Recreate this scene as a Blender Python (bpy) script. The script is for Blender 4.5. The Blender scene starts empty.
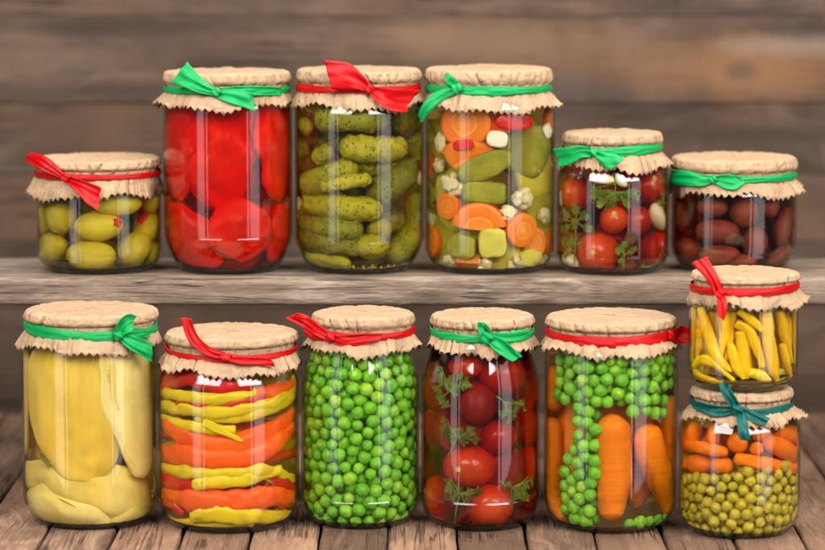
import bpy, math, random
import numpy as np
from mathutils import Vector, Matrix, noise
random.seed(7)
S = bpy.context.scene
COL = S.collection
PI = math.pi

# ------------------------------------------------------------------ camera numbers (photo pixels, 825 x 550)
F, CX, CY = 2875.0, 412.5, 275.0
CAM_D, CAM_H = 1.90, 0.402
PITCH = math.atan(355.0 / F)
SP, CP = math.sin(PITCH), math.cos(PITCH)

def z_at(py, Y):
    t = (CY - py) / F
    d = Y + CAM_D
    return CAM_H + d * (t * CP - SP) / (CP + t * SP)
def x_at(px, py, Y):
    zz = z_at(py, Y) - CAM_H
    return (px - CX) / F * ((Y + CAM_D) * CP - zz * SP)
def y_on(py, z):
    t = (CY - py) / F
    return (z - CAM_H) * (CP + t * SP) / (t * CP - SP) - CAM_D
def px_m(py, Y):
    return x_at(CX + 1, py, Y) - x_at(CX, py, Y)

# ------------------------------------------------------------------ object helpers
def link(o, parent=None):
    COL.objects.link(o)
    if parent is not None:
        o.parent = parent
    return o
def tag(o, label, cat, group=None, kind=None):
    o['label'] = label
    if cat: o['category'] = cat
    if group: o['group'] = group
    if kind: o['kind'] = kind
    return o
def empty(name, loc):
    o = bpy.data.objects.new(name, None)
    o.location = loc
    o.empty_display_size = .01
    return link(o)
def mesh_obj(name, verts, faces, mat, parent=None, loc=None, smooth=True, solid=0, sub=0):
    me = bpy.data.meshes.new(name)
    me.from_pydata([tuple(v) for v in verts], [], faces)
    me.validate()
    if smooth:
        me.polygons.foreach_set('use_smooth', [True] * len(me.polygons))
    me.update()
    if mat: me.materials.append(mat)
    o = bpy.data.objects.new(name, me)
    link(o, parent)
    if loc is not None: o.location = loc
    if sub:
        m = o.modifiers.new('sub', 'SUBSURF'); m.levels = m.render_levels = sub
    if solid:
        m = o.modifiers.new('thick', 'SOLIDIFY'); m.thickness = solid; m.offset = 0
    return o
def catmull(pts, n):
    pts = [np.array(p, float) for p in pts]
    if len(pts) == 2:
        return [pts[0] + (pts[1] - pts[0]) * t for t in n]
    P = [2 * pts[0] - pts[1]] + pts + [2 * pts[-1] - pts[-2]]
    out = []
    for t in n:
        u = t * (len(pts) - 1)
        i = min(int(u), len(pts) - 2); u -= i
        a, b, c, d = P[i], P[i + 1], P[i + 2], P[i + 3]
        out.append(.5 * (2 * b + (c - a) * u + (2 * a - 5 * b + 4 * c - d) * u * u + (3 * b - a - 3 * c + d) * u ** 3))
    return out
def tri(x):
    x = x - math.floor(x)
    return 4 * abs(x - .5) - 1
def smooth01(t):
    t = max(0., min(1., t)); return t * t * (3 - 2 * t)

# ------------------------------------------------------------------ material helpers
class NT:
    def __init__(s, name):
        s.m = bpy.data.materials.new(name); s.m.use_nodes = True
        s.t = s.m.node_tree; s.t.nodes.clear()
        s.out = s.n('ShaderNodeOutputMaterial')
    def n(s, typ, ins=None, **kw):
        nd = s.t.nodes.new(typ)
        for k, v in kw.items(): setattr(nd, k, v)
        for k, v in (ins or {}).items():
            if isinstance(v, bpy.types.NodeSocket): s.t.links.new(v, nd.inputs[k])
            else: nd.inputs[k].default_value = v
        return nd
    def math(s, op, a, b=0., c=0., clamp=False):
        return s.n('ShaderNodeMath', {0: a, 1: b, 2: c}, operation=op, use_clamp=clamp).outputs[0]
    def mix(s, f, a, b, blend='MIX'):
        nd = s.n('ShaderNodeMix', data_type='RGBA', blend_type=blend)
        for i, v in ((0, f), (6, a), (7, b)):
            if isinstance(v, bpy.types.NodeSocket): s.t.links.new(v, nd.inputs[i])
            else: nd.inputs[i].default_value = v
        return nd.outputs[2]
    def ramp(s, f, stops):
        nd = s.n('ShaderNodeValToRGB', {0: f})
        e = nd.color_ramp.elements
        while len(e) < len(stops): e.new(.5)
        for el, (p, c) in zip(e, stops):
            el.position = p; el.color = c if len(c) == 4 else (*c, 1)
        return nd.outputs[0]
    def coords(s, scale=(1, 1, 1), kind='Object'):
        c = s.n('ShaderNodeTexCoord').outputs[kind]
        return s.n('ShaderNodeMapping', {'Vector': c, 'Scale': scale}).outputs[0]
    def noise(s, vec, scale, detail=3., rough=.5, dist=0.):
        return s.n('ShaderNodeTexNoise', {'Vector': vec, 'Scale': scale, 'Detail': detail, 'Roughness': rough, 'Distortion': dist}).outputs[0]
    def bump(s, h, strength, dist=.001):
        return s.n('ShaderNodeBump', {'Height': h, 'Strength': strength, 'Distance': dist}).outputs[0]
    def finish(s, shader):
        s.t.links.new(shader, s.out.inputs['Surface']); return s.m
def rgb(c): return (*c, 1.)

def mat_veg(name, c1, c2, scale=60, rough=.38, sss=.25, sr=(.006, .003, .002), bump=.15, bscale=350, dots=None, vary=.12, streak=None, spec=.12):
    t = NT(name)
    co = t.coords()
    info = t.n('ShaderNodeObjectInfo').outputs['Random']
    off = t.n('ShaderNodeVectorMath', {0: co, 1: t.n('ShaderNodeCombineXYZ', {0: info, 1: t.math('MULTIPLY', info, 3.7)}).outputs[0]}, operation='ADD').outputs[0]
    f = t.noise(off, scale, 4, .55)
    f = t.math('MULTIPLY_ADD', t.math('SUBTRACT', f, .5), 2.2, .5, clamp=True)
    c = t.mix(f, rgb(c1), rgb(c2))
    h = t.noise(off, bscale, 3, .6)
    if streak:
        st = t.noise(t.coords(streak), 1., 3, .6)
        c = t.mix(t.math('MULTIPLY', t.math('SUBTRACT', st, .35, clamp=True), 1.6, clamp=True), c, rgb(tuple(x * .62 for x in c1)))
    if dots:
        v = t.n('ShaderNodeTexVoronoi', {'Vector': off, 'Scale': dots[0], 'Randomness': .8}).outputs['Distance']
        d = t.ramp(v, [(dots[1], (1, 1, 1)), (dots[1] + .16, (0, 0, 0))])
        c = t.mix(t.math('MULTIPLY', d, dots[3]), c, rgb(dots[2]))
        h = t.math('ADD', t.math('MULTIPLY', d, 1.2), t.math('MULTIPLY', h, .5))
    if vary:
        k = t.math('MULTIPLY_ADD', info, 2 * vary, 1 - vary)
        c = t.mix(1., c, t.n('ShaderNodeCombineColor', {0: k, 1: k, 2: k}).outputs[0], 'MULTIPLY')
    p = t.n('ShaderNodeBsdfPrincipled', {'Base Color': c, 'Roughness': rough, 'Subsurface Weight': sss, 'Subsurface Radius': sr,
        'Subsurface Scale': 1., 'Specular IOR Level': spec, 'Normal': t.bump(h, bump, .001)})
    return t.finish(p.outputs[0])

def mat_glass(name='clear glass', tint=(.50, .58, .55), k=1.):
    t = NT(name)
    lw = t.n('ShaderNodeLayerWeight', {'Blend': .5}).outputs['Facing']
    sch = t.math('MULTIPLY_ADD', t.math('POWER', lw, 5.), .95 * k, .048 * k)
    wob = t.noise(t.coords((60, 60, 9)), 1., 2, .5)
    nb = t.bump(wob, .12, .0006)
    edge = t.math('POWER', lw, 4.)
    tr = t.n('ShaderNodeBsdfTransparent', {'Color': t.mix(edge, (.985, .99, .987, 1), rgb(tint))})
    gl = t.n('ShaderNodeBsdfGlossy', {'Color': (1, 1, 1, 1), 'Roughness': .025, 'Normal': nb})
    return t.finish(t.n('ShaderNodeMixShader', {0: sch, 1: tr.outputs[0], 2: gl.outputs[0]}).outputs[0])
def mat_brine(name, T, depth=.02, scatter=None):
    """T: what is left of white light after `depth` metres of liquid"""
    t = NT(name)
    sig = [-math.log(max(x, .002)) / depth for x in T]
    d = max(sig)
    c = tuple(1 - x / d for x in sig)
    tr = t.n('ShaderNodeBsdfGlass', {'Color': (1, 1, 1, 1), 'IOR': 1.333, 'Roughness': 0.})
    va = t.n('ShaderNodeVolumeAbsorption', {'Color': rgb(c), 'Density': d}).outputs[0]
    if scatter:
        vs = t.n('ShaderNodeVolumeScatter', {'Color': rgb(scatter[0]), 'Density': scatter[1], 'Anisotropy': .3}).outputs[0]
        va = t.n('ShaderNodeAddShader', {0: va, 1: vs}).outputs[0]
    t.t.links.new(va, t.out.inputs['Volume'])
    return t.finish(tr.outputs[0])
def mat_paper():
    t = NT('kraft paper')
    co = t.coords()
    info = t.n('ShaderNodeObjectInfo').outputs['Random']
    off = t.n('ShaderNodeVectorMath', {0: co, 1: t.n('ShaderNodeCombineXYZ', {0: info, 1: info}).outputs[0]}, operation='ADD').outputs[0]
    warp = t.n('ShaderNodeTexNoise', {'Vector': off, 'Scale': 45., 'Detail': 2.}).outputs[1]
    wv = t.n('ShaderNodeMix', data_type='RGBA', blend_type='LINEAR_LIGHT')
    t.t.links.new(off, wv.inputs[6]); t.t.links.new(warp, wv.inputs[7]); wv.inputs[0].default_value = .008
    fib = t.noise(off, 900, 4, .7)
    big = t.noise(off, 40, 3, .5)
    c = t.mix(fib, rgb((.325, .205, .115)), rgb((.455, .312, .182)))
    c = t.mix(t.math('MULTIPLY', big, .5), c, rgb((.335, .205, .126)))
    def ridge(scale, off_):
        n_ = t.noise(wv.outputs[2], scale, 1.5, .4)
        return t.math('MINIMUM', t.math('MULTIPLY', t.math('ABSOLUTE', t.math('SUBTRACT', n_, off_)), 7.), 1.)
    e1 = t.math('MULTIPLY', ridge(48., .5), ridge(66., .44))
    e2 = ridge(130., .52)
    v1 = t.n('ShaderNodeTexVoronoi', {'Vector': wv.outputs[2], 'Scale': 85.}, feature='F1').outputs['Distance']
    h = t.math('ADD', t.math('ADD', t.math('MULTIPLY', e1, .8), t.math('MULTIPLY', v1, .55)), t.math('MULTIPLY', e2, .28))
    h = t.math('ADD', h, t.math('MULTIPLY', fib, .05))
    c = t.mix(t.math('MULTIPLY_ADD', e1, -.22, .22), c, rgb((.20, .115, .062)))
    p = t.n('ShaderNodeBsdfPrincipled', {'Base Color': c, 'Roughness': .72, 'Specular IOR Level': .25, 'Normal': t.bump(h, .62, .0022)})
    return t.finish(p.outputs[0])
def mat_ribbon(name, c, c2):
    t = NT(name)
    co = t.coords((1, 1, 1))
    f = t.noise(co, 160, 3, .6)
    col = t.mix(f, rgb(c), rgb(c2))
    ac = t.n('ShaderNodeAttribute', attribute_name='across').outputs['Fac']
    al = t.n('ShaderNodeAttribute', attribute_name='along').outputs['Fac']
    ln = t.noise(t.n('ShaderNodeCombineXYZ', {0: t.math('MULTIPLY', ac, 9.), 1: t.math('MULTIPLY', al, 90.)}).outputs[0], 1., 3, .6)
    th = t.math('SINE', t.math('MULTIPLY', al, 5200.))
    selv = t.math('GREATER_THAN', t.math('ABSOLUTE', ac), .86)
    h = t.math('ADD', t.math('MULTIPLY', ln, 1.), t.math('ADD', t.math('MULTIPLY', th, .06), t.math('MULTIPLY', selv, .35)))
    col = t.mix(t.math('MULTIPLY', ln, .7), col, rgb(tuple(x * .45 for x in c)))
    p = t.n('ShaderNodeBsdfPrincipled', {'Base Color': col, 'Roughness': .34, 'Specular IOR Level': .25, 'Normal': t.bump(h, .42, .0010)})
    return t.finish(p.outputs[0])
def mat_wood(name, axis, dark, mid, light, grain=1., tone=(.75, 1.2), knots=True, rough=.75, bump=.6, warm=None, extra=None, along=2.6, pores=14.):
    """grain runs along `axis`; every plank carries its own number in the mesh attribute 'plank'"""
    t = NT(name)
    pl = t.n('ShaderNodeAttribute', attribute_name='plank').outputs['Fac']
    r1 = t.n('ShaderNodeTexWhiteNoise', {'W': pl}, noise_dimensions='1D')
    sc = [55., 55., 55.]; sc[axis] = along
    co = t.n('ShaderNodeTexCoord').outputs['Object']
    sh = t.n('ShaderNodeVectorMath', {0: r1.outputs['Color'], 1: (9., 9., 9.)}, operation='MULTIPLY').outputs[0]
    co = t.n('ShaderNodeVectorMath', {0: co, 1: sh}, operation='ADD').outputs[0]
    warp = t.noise(co, 6., 2, .5)
    big = t.n('ShaderNodeMapping', {'Vector': co, 'Scale': tuple(x * grain for x in sc)}).outputs[0]
    bw = t.n('ShaderNodeVectorMath', {0: big, 1: t.n('ShaderNodeCombineXYZ', {i: t.math('MULTIPLY', warp, 4.5) for i in range(3) if i != axis}).outputs[0]}, operation='ADD').outputs[0]
    g1 = t.noise(bw, 1., 6, .62, .6)
    fine = t.n('ShaderNodeMapping', {'Vector': co, 'Scale': tuple((900. if i != axis else pores) for i in range(3))}).outputs[0]
    g2 = t.noise(fine, 1., 4, .65)
    blot = t.noise(co, 7., 4, .6)
    f = t.math('ADD', t.math('MULTIPLY', g1, .62), t.math('MULTIPLY', g2, .38))
    f = t.math('MULTIPLY_ADD', t.math('SUBTRACT', f, .5), 2.3, .5, clamp=True)
    c = t.ramp(f, [(.08, dark), (.5, mid), (.92, light)])
    c = t.mix(t.math('MULTIPLY', t.math('SUBTRACT', blot, .42, clamp=True), 2.4, clamp=True), c, rgb(warm or mid))
    c = t.mix(t.ramp(g2, [(.26, (1, 1, 1)), (.36, (0, 0, 0))]), c, rgb(tuple(x * .35 for x in dark)))
    ck = t.n('ShaderNodeMapping', {'Vector': co, 'Scale': tuple((150. if i != axis else 5.) for i in range(3))}).outputs[0]
    g3 = t.noise(ck, 1., 3, .55, .3)
    crack = t.ramp(t.math('ABSOLUTE', t.math('SUBTRACT', g3, .5)), [(.0, (1, 1, 1)), (.035, (0, 0, 0))])
    crack = t.math('MULTIPLY', crack, t.math('MULTIPLY', t.math('SUBTRACT', t.noise(co, 16., 2, .5), .46, clamp=True), 6., clamp=True))
    c = t.mix(t.math('MULTIPLY', crack, .85), c, rgb(tuple(x * .3 for x in dark)))
    if extra: c = extra(t, c)
    k = t.math('MULTIPLY_ADD', r1.outputs['Value'], tone[1] - tone[0], tone[0])
    c = t.mix(1., c, t.n('ShaderNodeCombineColor', {0: k, 1: k, 2: k}).outputs[0], 'MULTIPLY')
    h = t.math('SUBTRACT', t.math('ADD', t.math('MULTIPLY', g1, .6), t.math('MULTIPLY', g2, .5)), t.math('MULTIPLY', crack, .8))
    p = t.n('ShaderNodeBsdfPrincipled', {'Base Color': c, 'Roughness': t.math('MULTIPLY_ADD', g2, .25, rough - .12), 'Specular IOR Level': .16,
        'Normal': t.bump(h, bump, .0015)})
    return t.finish(p.outputs[0])
# ------------------------------------------------------------------ setting
def plank_board(V, Fc, A, pid, x0, x1, y0, y1, z0, z1, ch=.0012, wob=.0):
    """one plank with chamfered long edges, cut finely along its length so its edges can wander"""
    nx, ny = x1 - x0, y1 - y0
    along = 0 if nx > max(ny, z1 - z0) else (1 if ny > z1 - z0 else 2)
    L = (nx, ny, z1 - z0)[along]
    n = max(2, int(L / .012))
    lo = [x0, y0, z0]; hi = [x1, y1, z1]
    a, b = [i for i in range(3) if i != along]
    sec = [(lo[a] + ch, lo[b]), (hi[a] - ch, lo[b]), (hi[a], lo[b] + ch), (hi[a], hi[b] - ch),
           (hi[a] - ch, hi[b]), (lo[a] + ch, hi[b]), (lo[a], hi[b] - ch), (lo[a], lo[b] + ch)]
    base = len(V)
    for i in range(n + 1):
        s = lo[along] + L * i / n
        for k, (p, q) in enumerate(sec):
            v = [0., 0., 0.]; v[along] = s
            w = noise.noise(Vector((s * 22, k * 3.1 + pid * 7.3, pid))) * wob + noise.noise(Vector((s * 90, k * 5.7, pid * 2.))) * wob * .45
            v[a] = p + w; v[b] = q + w * .5
            V.append(v); A.append(pid)
    for i in range(n):
        for k in range(8):
            k2 = (k + 1) % 8
            Fc.append((base + i * 8 + k, base + i * 8 + k2, base + (i + 1) * 8 + k2, base + (i + 1) * 8 + k))
    Fc.append(tuple(base + k for k in range(7, -1, -1)))
    Fc.append(tuple(base + n * 8 + k for k in range(8)))
def wood_mesh(name, V, Fc, A, mat, parent=None, loc=None):
    o = mesh_obj(name, V, Fc, mat, parent, loc, smooth=False)
    at = o.data.attributes.new('plank', 'FLOAT', 'POINT')
    at.data.foreach_set('value', A)
    return o

WALL_Y = .43
M_TABLE = mat_wood('weathered table planks', 1, (.036, .021, .014), (.130, .076, .049), (.32, .205, .138), tone=(.62, 1.6), warm=(.20, .105, .060), bump=1., grain=1.2, along=4., pores=40.)
def wall_marks(t, c):
    """a knot with its orange halo, and a pale streak of glare painted into the colour, on the upper boards"""
    co = t.n('ShaderNodeTexCoord').outputs['Object']
    def blob(px, py, sx, sz, rough):
        X, Z = x_at(px, py, WALL_Y), z_at(py, WALL_Y)
        m = t.n('ShaderNodeMapping', {'Vector': co, 'Location': (-X / sx, 0, -Z / sz), 'Scale': (1 / sx, 0, 1 / sz)}).outputs[0]
        d = t.n('ShaderNodeVectorMath', {0: m}, operation='LENGTH').outputs['Value']
        return t.math('ADD', d, t.math('MULTIPLY_ADD', t.noise(co, 22., 4, .6), rough, -rough / 2))
    for px, py, sx, sz, col, am in ((745, 68, .13, .032, (.24, .112, .045), .7), (640, 60, .16, .030, (.17, .092, .050), .6), (800, 46, .085, .012, (.27, .20, .16), .5),
                                (470, 40, .17, .022, (.20, .120, .075), .6), (120, 26, .20, .010, (.040, .027, .021), .75), (150, 92, .20, .012, (.045, .031, .025), .75), (60, 60, .10, .02, (.15, .098, .068), .6),
                                (745, 135, .14, .010, (.04, .027, .022), .7), (560, 100, .07, .03, (.055, .04, .034), .6), (330, 75, .12, .014, (.055, .038, .03), .6)):
        f = t.ramp(blob(px, py, sx, sz, .9), [(.25, (1, 1, 1)), (1.05, (0, 0, 0))])
        c = t.mix(t.math('MULTIPLY', f, am), c, rgb(col))
    f = t.ramp(blob(742, 70, .017, .011, 1.1), [(.3, (1, 1, 1)), (1.15, (0, 0, 0))])
    return t.mix(t.math('MULTIPLY', f, .65), c, (.085, .052, .040, 1))
M_WALL = mat_wood('old wall boards', 0, (.020, .0135, .0105), (.066, .043, .031), (.15, .10, .075), grain=.55, tone=(.8, 1.2), warm=(.125, .068, .038), bump=.4, along=11., extra=wall_marks)
M_SHELF = mat_wood('grey shelf board', 0, (.062, .042, .030), (.175, .126, .092), (.37, .295, .23), grain=1.7, tone=(.98, 1.02), warm=(.20, .138, .094), bump=1., along=9., pores=80.)

V, Fc, A = [], [], []
xs = -.016 - .0452 * 16
for i in range(36):
    w = .0452
    g = .0011
    dz = random.uniform(-.0007, .0007)
    plank_board(V, Fc, A, float(i + 3), xs + g, xs + w - g, -.155 + random.uniform(-.004, .004), WALL_Y - .004, -.03, dz, ch=.0011, wob=.0007)
    xs += w
table = wood_mesh('tabletop', V, Fc, A, M_TABLE)
tag(table, 'weathered brown plank tabletop under the lower row of jars', 'table')
V, Fc, A = [], [], []
# dark underlay seen through the gaps is the deeper side of the planks themselves; wall boards
edges = [-.10, -.035, .030, .088, .142, .197, .255, .325, .41, .50]
for i in range(len(edges) - 1):
    plank_board(V, Fc, A, float(i * 5 + 41), -1.1, 1.1, WALL_Y + random.uniform(0, .002), WALL_Y + .02, edges[i] + .0002, edges[i + 1] - .0002, ch=.0007, wob=.0004)
wall = wood_mesh('wall', V, Fc, A, M_WALL)
tag(wall, 'old brown board wall behind the shelf, out of focus', 'wall', kind='structure')

# ------------------------------------------------------------------ shelf
SH_Y = .062
SH_Z = z_at(277.0, SH_Y)
SH_B = z_at(305.5, SH_Y)
def shelf_board():
    x0, x1, y0, y1 = -.62, .62, SH_Y, SH_Y + .116
    nx, ny, nz = 240, 18, 7
    V, Fc = [], []
    ring = []
    for k in range(ny): ring.append((k / ny, 1., 'top'))
    for k in range(nz): ring.append((1., 1 - k / nz, 'back'))
    for k in range(ny): ring.append((1 - k / ny, 0., 'bot'))
    for k in range(nz): ring.append((0., k / nz, 'front'))
    m = len(ring)
    for i in range(nx + 1):
        x = x0 + (x1 - x0) * i / nx
        for (a, b, w) in ring:
            y = y0 + (y1 - y0) * a; z = SH_B + (SH_Z - SH_B) * b
            n1 = noise.noise(Vector((x * 9, a * 3, b * 3 + 4)))
            n2 = noise.noise(Vector((x * 14, y * 260, z * 260)))
            if w == 'top': z += -.0006 + .0007 * n2 if 0 < a else -.0010 + .0006 * n1
            if w == 'bot': z += .0012 * n1
            if w == 'front' or (w == 'top' and a == 0): y += .0016 * n1 + .0010 * n2 + (.0012 if b in (0., 1.) else 0)
            V.append((x, y, z))
    for i in range(nx):
        for k in range(m):
            k2 = (k + 1) % m
            Fc.append((i * m + k, (i + 1) * m + k, (i + 1) * m + k2, i * m + k2))
    Fc.append(tuple(range(m))); Fc.append(tuple(nx * m + k for k in range(m - 1, -1, -1)))
    o = wood_mesh('shelf', V, Fc, [17.] * len(V), M_SHELF)
    o.data.polygons.foreach_set('use_smooth', [True] * len(o.data.polygons))
    return o
tag(shelf_board(), 'rough grey wooden shelf board carrying the upper row of jars', 'shelf')

# ------------------------------------------------------------------ light
def softbox(name, loc, target, sx, sy, watts, col=(1, 1, 1), spread=180):
    d = bpy.data.lights.new(name, 'AREA'); d.shape = 'RECTANGLE'; d.size = sx; d.size_y = sy; d.energy = watts; d.color = col
    d.spread = math.radians(spread)
    o = bpy.data.objects.new(name, d); link(o); o.location = loc
    q = (Vector(target) - Vector(loc)).to_track_quat('-Z', 'Y')
    o.rotation_euler = q.to_euler()
    return o
softbox('strip_light', (-1.05, -.80, .10), (0, .05, .12), .30, 1.7, 2.2)
softbox('strip_light', (-.86, -.98, .10), (0, .05, .12), .05, 1.7, .45)
softbox('strip_light', (1.03, -.82, .10), (0, .05, .12), .46, 1.7, 3.6)
softbox('strip_light', (.76, -1.02, .10), (0, .05, .12), .07, 1.7, .65)
softbox('key_softbox', (-.75, -1.05, 1.15), (0, .05, .15), 1.1, 1.0, 35, (1, .975, .94))
softbox('key_softbox', (.85, -1.05, 1.15), (0, .05, .15), 1.2, 1.0, 46, (1, .975, .94))
softbox('overhead_softbox', (0, .12, 1.35), (0, .10, .1), 1.5, .5, 17, (1, .98, .95))
w = bpy.data.worlds.new('World'); S.world = w; w.use_nodes = True
w.node_tree.nodes['Background'].inputs[0].default_value = (1, .98, .96, 1)
w.node_tree.nodes['Background'].inputs[1].default_value = .09

cam = bpy.data.cameras.new('camera'); co = bpy.data.objects.new('camera', cam); link(co)
co.location = (0, -CAM_D, CAM_H); co.rotation_euler = (PI / 2 - PITCH, 0, 0)
cam.sensor_width = 36; cam.lens = F / 825 * 36; cam.clip_start = .05; cam.clip_end = 50
cam.dof.use_dof = True; cam.dof.focus_distance = 1.925; cam.dof.aperture_fstop = cam.lens / 1000 / .029
S.camera = co
S.view_settings.view_transform = 'Standard'; S.view_settings.look = 'None'
S.view_settings.exposure = 0.20; S.view_settings.gamma = 1
cy = S.cycles
cy.max_bounces = 10; cy.diffuse_bounces = 4; cy.glossy_bounces = 4; cy.transmission_bounces = 6
cy.transparent_max_bounces = 40; cy.volume_bounces = 1
cy.use_denoising = True; cy.denoiser = 'OPENIMAGEDENOISE'; cy.denoising_input_passes = 'RGB_ALBEDO_NORMAL'
cy.caustics_reflective = False; cy.caustics_refractive = True; cy.sample_clamp_indirect = 30
cy.use_adaptive_sampling = False

# ------------------------------------------------------------------ jars
M_GLASS = mat_glass()
M_GLASS_IN = mat_glass('clear glass wetted inside', (.93, .95, .94), .04)
def mat_base():
    t = NT('thick glass')
    g = t.n('ShaderNodeBsdfGlass', {'Color': (.93, .97, .95, 1), 'Roughness': 0., 'IOR': 1.48}).outputs[0]
    return t.finish(g)
M_BASE = mat_base()
M_PAPER = mat_paper()
M_RED = mat_ribbon('red ribbon', (.48, .0, .001), (.60, .001, .003))
M_GREEN = mat_ribbon('green ribbon', (.0, .29, .062), (.003, .41, .105))
M_TEAL = mat_ribbon('dark green ribbon', (.0, .075, .062), (.002, .12, .10))

class Jar:
    """everything in photo pixels: body left/right/bottom, lid left/right/top, ribbon, frill"""
    def __init__(s, key, zoom, body, lid, ribz, frill, floor='table', foot=.76, curve=.5, neck=None, shoulder=None, Y=None, z0=None, ridge=.14, sq=2.2):
        s.key, s.zoom = key, zoom
        xl, xr, yb = body
        midy = .5 * (lid[2] + yb)
        # depth from where the foot's front touches its support
        s.z0 = {'table': 0., 'shelf': SH_Z - .0004}.get(floor, z0) if z0 is None else z0
        Yc = .0
        for _ in range(6):
            R = .5 * (xr - xl) * px_m(midy, Yc)
            if Y is None: Yc = y_on(yb, s.z0) + R * foot
            else: Yc = Y
        s.Y, s.R = Yc, R
        s.X = x_at(.5 * (xl + xr), midy, Yc)
        s.foot = foot * R; s.hc = curve * R; s.sq = sq
        k = px_m(midy, Yc)
        s.k = k
        s.lx = x_at(.5 * (lid[0] + lid[1]), lid[2], Yc) - s.X
        s.Rl = .5 * (lid[1] - lid[0]) * px_m(lid[2], Yc)
        s.zt = z_at(lid[2], Yc + s.Rl * .9)
        s.Rn = s.Rl * .955
        s.zr = z_at(ribz, Yc - s.Rn)
        s.Rf = .5 * (frill[1] - frill[0]) * px_m(frill[2], Yc)
        s.fx = x_at(.5 * (frill[0] + frill[1]), frill[2], Yc) - s.X
        s.zf = z_at(frill[2], Yc - s.Rf)
        s.neck = (neck or .93) * R
        s.zs = z_at(shoulder, Yc - R * .97) if shoulder else s.zf - .002   # where the wall starts to draw in
        s.ztop = s.zr + .004
        s.wall = .0010
        s.zfl = s.z0 + .0036
        s.ridge = ridge
    def r_out(s, z):
        h = z - s.z0
        if h < 0: return s.foot
        if h < s.hc:
            r = s.R - (s.R - s.foot) * (1 - h / s.hc) ** s.sq
        elif z > s.zs:
            t = min(1., (z - s.zs) / max(.004, (s.ztop - .008) - s.zs))
            r = s.R - (s.R - s.neck) * smooth01(t)
        else: r = s.R
        if z > s.zf:      # the neck stays inside the paper skirt
            t = min(1., (z - s.zf) / max(.002, s.zr - .0014 - s.zf))
            r = min(r, s.Rf + (s.Rn - s.Rf) * t - .0022)
        H = s.ztop - s.z0
        rz = s.z0 + s.ridge * H
        r += .0008 * math.exp(-((z - rz) / .0008) ** 2)
        return r
    def r_in(s, z):
        return s.r_out(max(z, s.zfl)) - s.wall
    def to(s, zx, zy):
        ox, oy, sc = s.zoom
        return ox + zx / sc, oy + zy / sc
    def m(s, zw):
        return zw / s.zoom[2] * s.k
    def at(s, zx, zy, r=0., depth=0.):
        """point inside the jar whose sphere of radius r touches the wall, seen at zoom pixel (zx, zy); depth in metres behind that"""
        px, py = s.to(zx, zy)
        Y = s.Y - s.R * .7
        for _ in range(4):
            z = z_at(py, Y); x = x_at(px, py, Y)
            z = max(z, s.zfl + r * .9)
            R = max(.004, s.r_in(z) - .0007 - r)
            dx = x - s.X
            if abs(dx) > R * .985: dx = math.copysign(R * .985, dx)
            Y = s.Y - math.sqrt(R * R - dx * dx) + depth
        return Vector((s.X + dx, Y, z))
    def nrm(s, P):
        v = Vector((P.x - s.X, P.y - s.Y, 0))
        return v.normalized() if v.length > 1e-6 else Vector((0, -1, 0))

def lathe(prof, n, close_top=False):
    V, Fc = [], []
    for (r, z) in prof:
        for i in range(n):
            a = 2 * PI * i / n
            V.append((r * math.sin(a), -r * math.cos(a), z))
    for j in range(len(prof) - 1):
        for i in range(n):
            i2 = (i + 1) % n
            Fc.append((j * n + i, j * n + i2, (j + 1) * n + i2, (j + 1) * n + i))
    return V, Fc

def glass_body(j, root):
    prof = [(.0004, .0026), (j.foot * .5, .0024), (j.foot * .86, .0016), (j.foot * .93, .0003), (j.foot * .985, 0.)]
    zs = [.0006 + i * .0009 for i in range(0, int(j.hc / .0009) + 1)]
    H = j.ztop - j.z0
    z = zs[-1] + .001
    while z < H - .0006:
        zs.append(z)
        near = abs(z - j.ridge * H) < .004 or z + j.z0 > j.zs - .003
        z += .0004 if near else .004
    prof += [(j.r_out(j.z0 + h), h) for h in zs] + [(j.r_out(j.ztop), H)]
    inner = [(j.r_out(j.z0 + h) - j.wall, h) for h in zs if h > .0056] + [(j.r_out(j.ztop) - j.wall, H)]
    prof += [(r, z) for r, z in reversed(inner)]
    ri = inner[0][0]
    prof += [(ri * .97, .0045), (ri * .90, .0037), (ri * .5, .0034), (.0004, .0034)]
    V, Fc = lathe(prof, 112)
    o = mesh_obj('glass_body', V, Fc, M_GLASS, root)
    o.data.materials.append(M_GLASS_IN)
    no = 112 * (len(prof) - len(inner) - 4)
    o.data.polygons.foreach_set('material_index', [1 if i >= no else 0 for i in range(len(o.data.polygons))])
    return o
def glass_base(j, root):
    """the thick moulded bottom of the jar"""
    g = .0011
    prof = [(.0004, .0026), (j.foot * .5, .0024), (j.foot * .84, .0016), (j.foot * .92, .0004), (j.foot * .97, .0003)]
    n = 9
    for i in range(n + 1):
        h = .0008 + i * .00031
        prof.append((j.r_out(j.z0 + h) - g, h))
    prof += [(j.r_out(j.z0 + .0036) * .96 - g, .00345), (j.foot * .6, .0032), (.0004, .0031)]
    V, Fc = lathe(prof, 112)
    return mesh_obj('glass_base', V, Fc, M_BASE, root)
def brine_body(j, root, mat, top=None):
    H = (top if top else j.zf + .006) - j.z0
    zs = [.0054 + (H - .0054) * i / 46 for i in range(47)]
    g = j.wall + .0003
    prof = [(.0004, .0037), (j.r_out(j.z0 + .0054) * .90 - g, .0040)] + [(j.r_out(j.z0 + h) - g, h) for h in zs] + [(.0004, H)]
    V, Fc = lathe(prof, 96)
    return mesh_obj('brine', V, Fc, mat, root)

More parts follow.
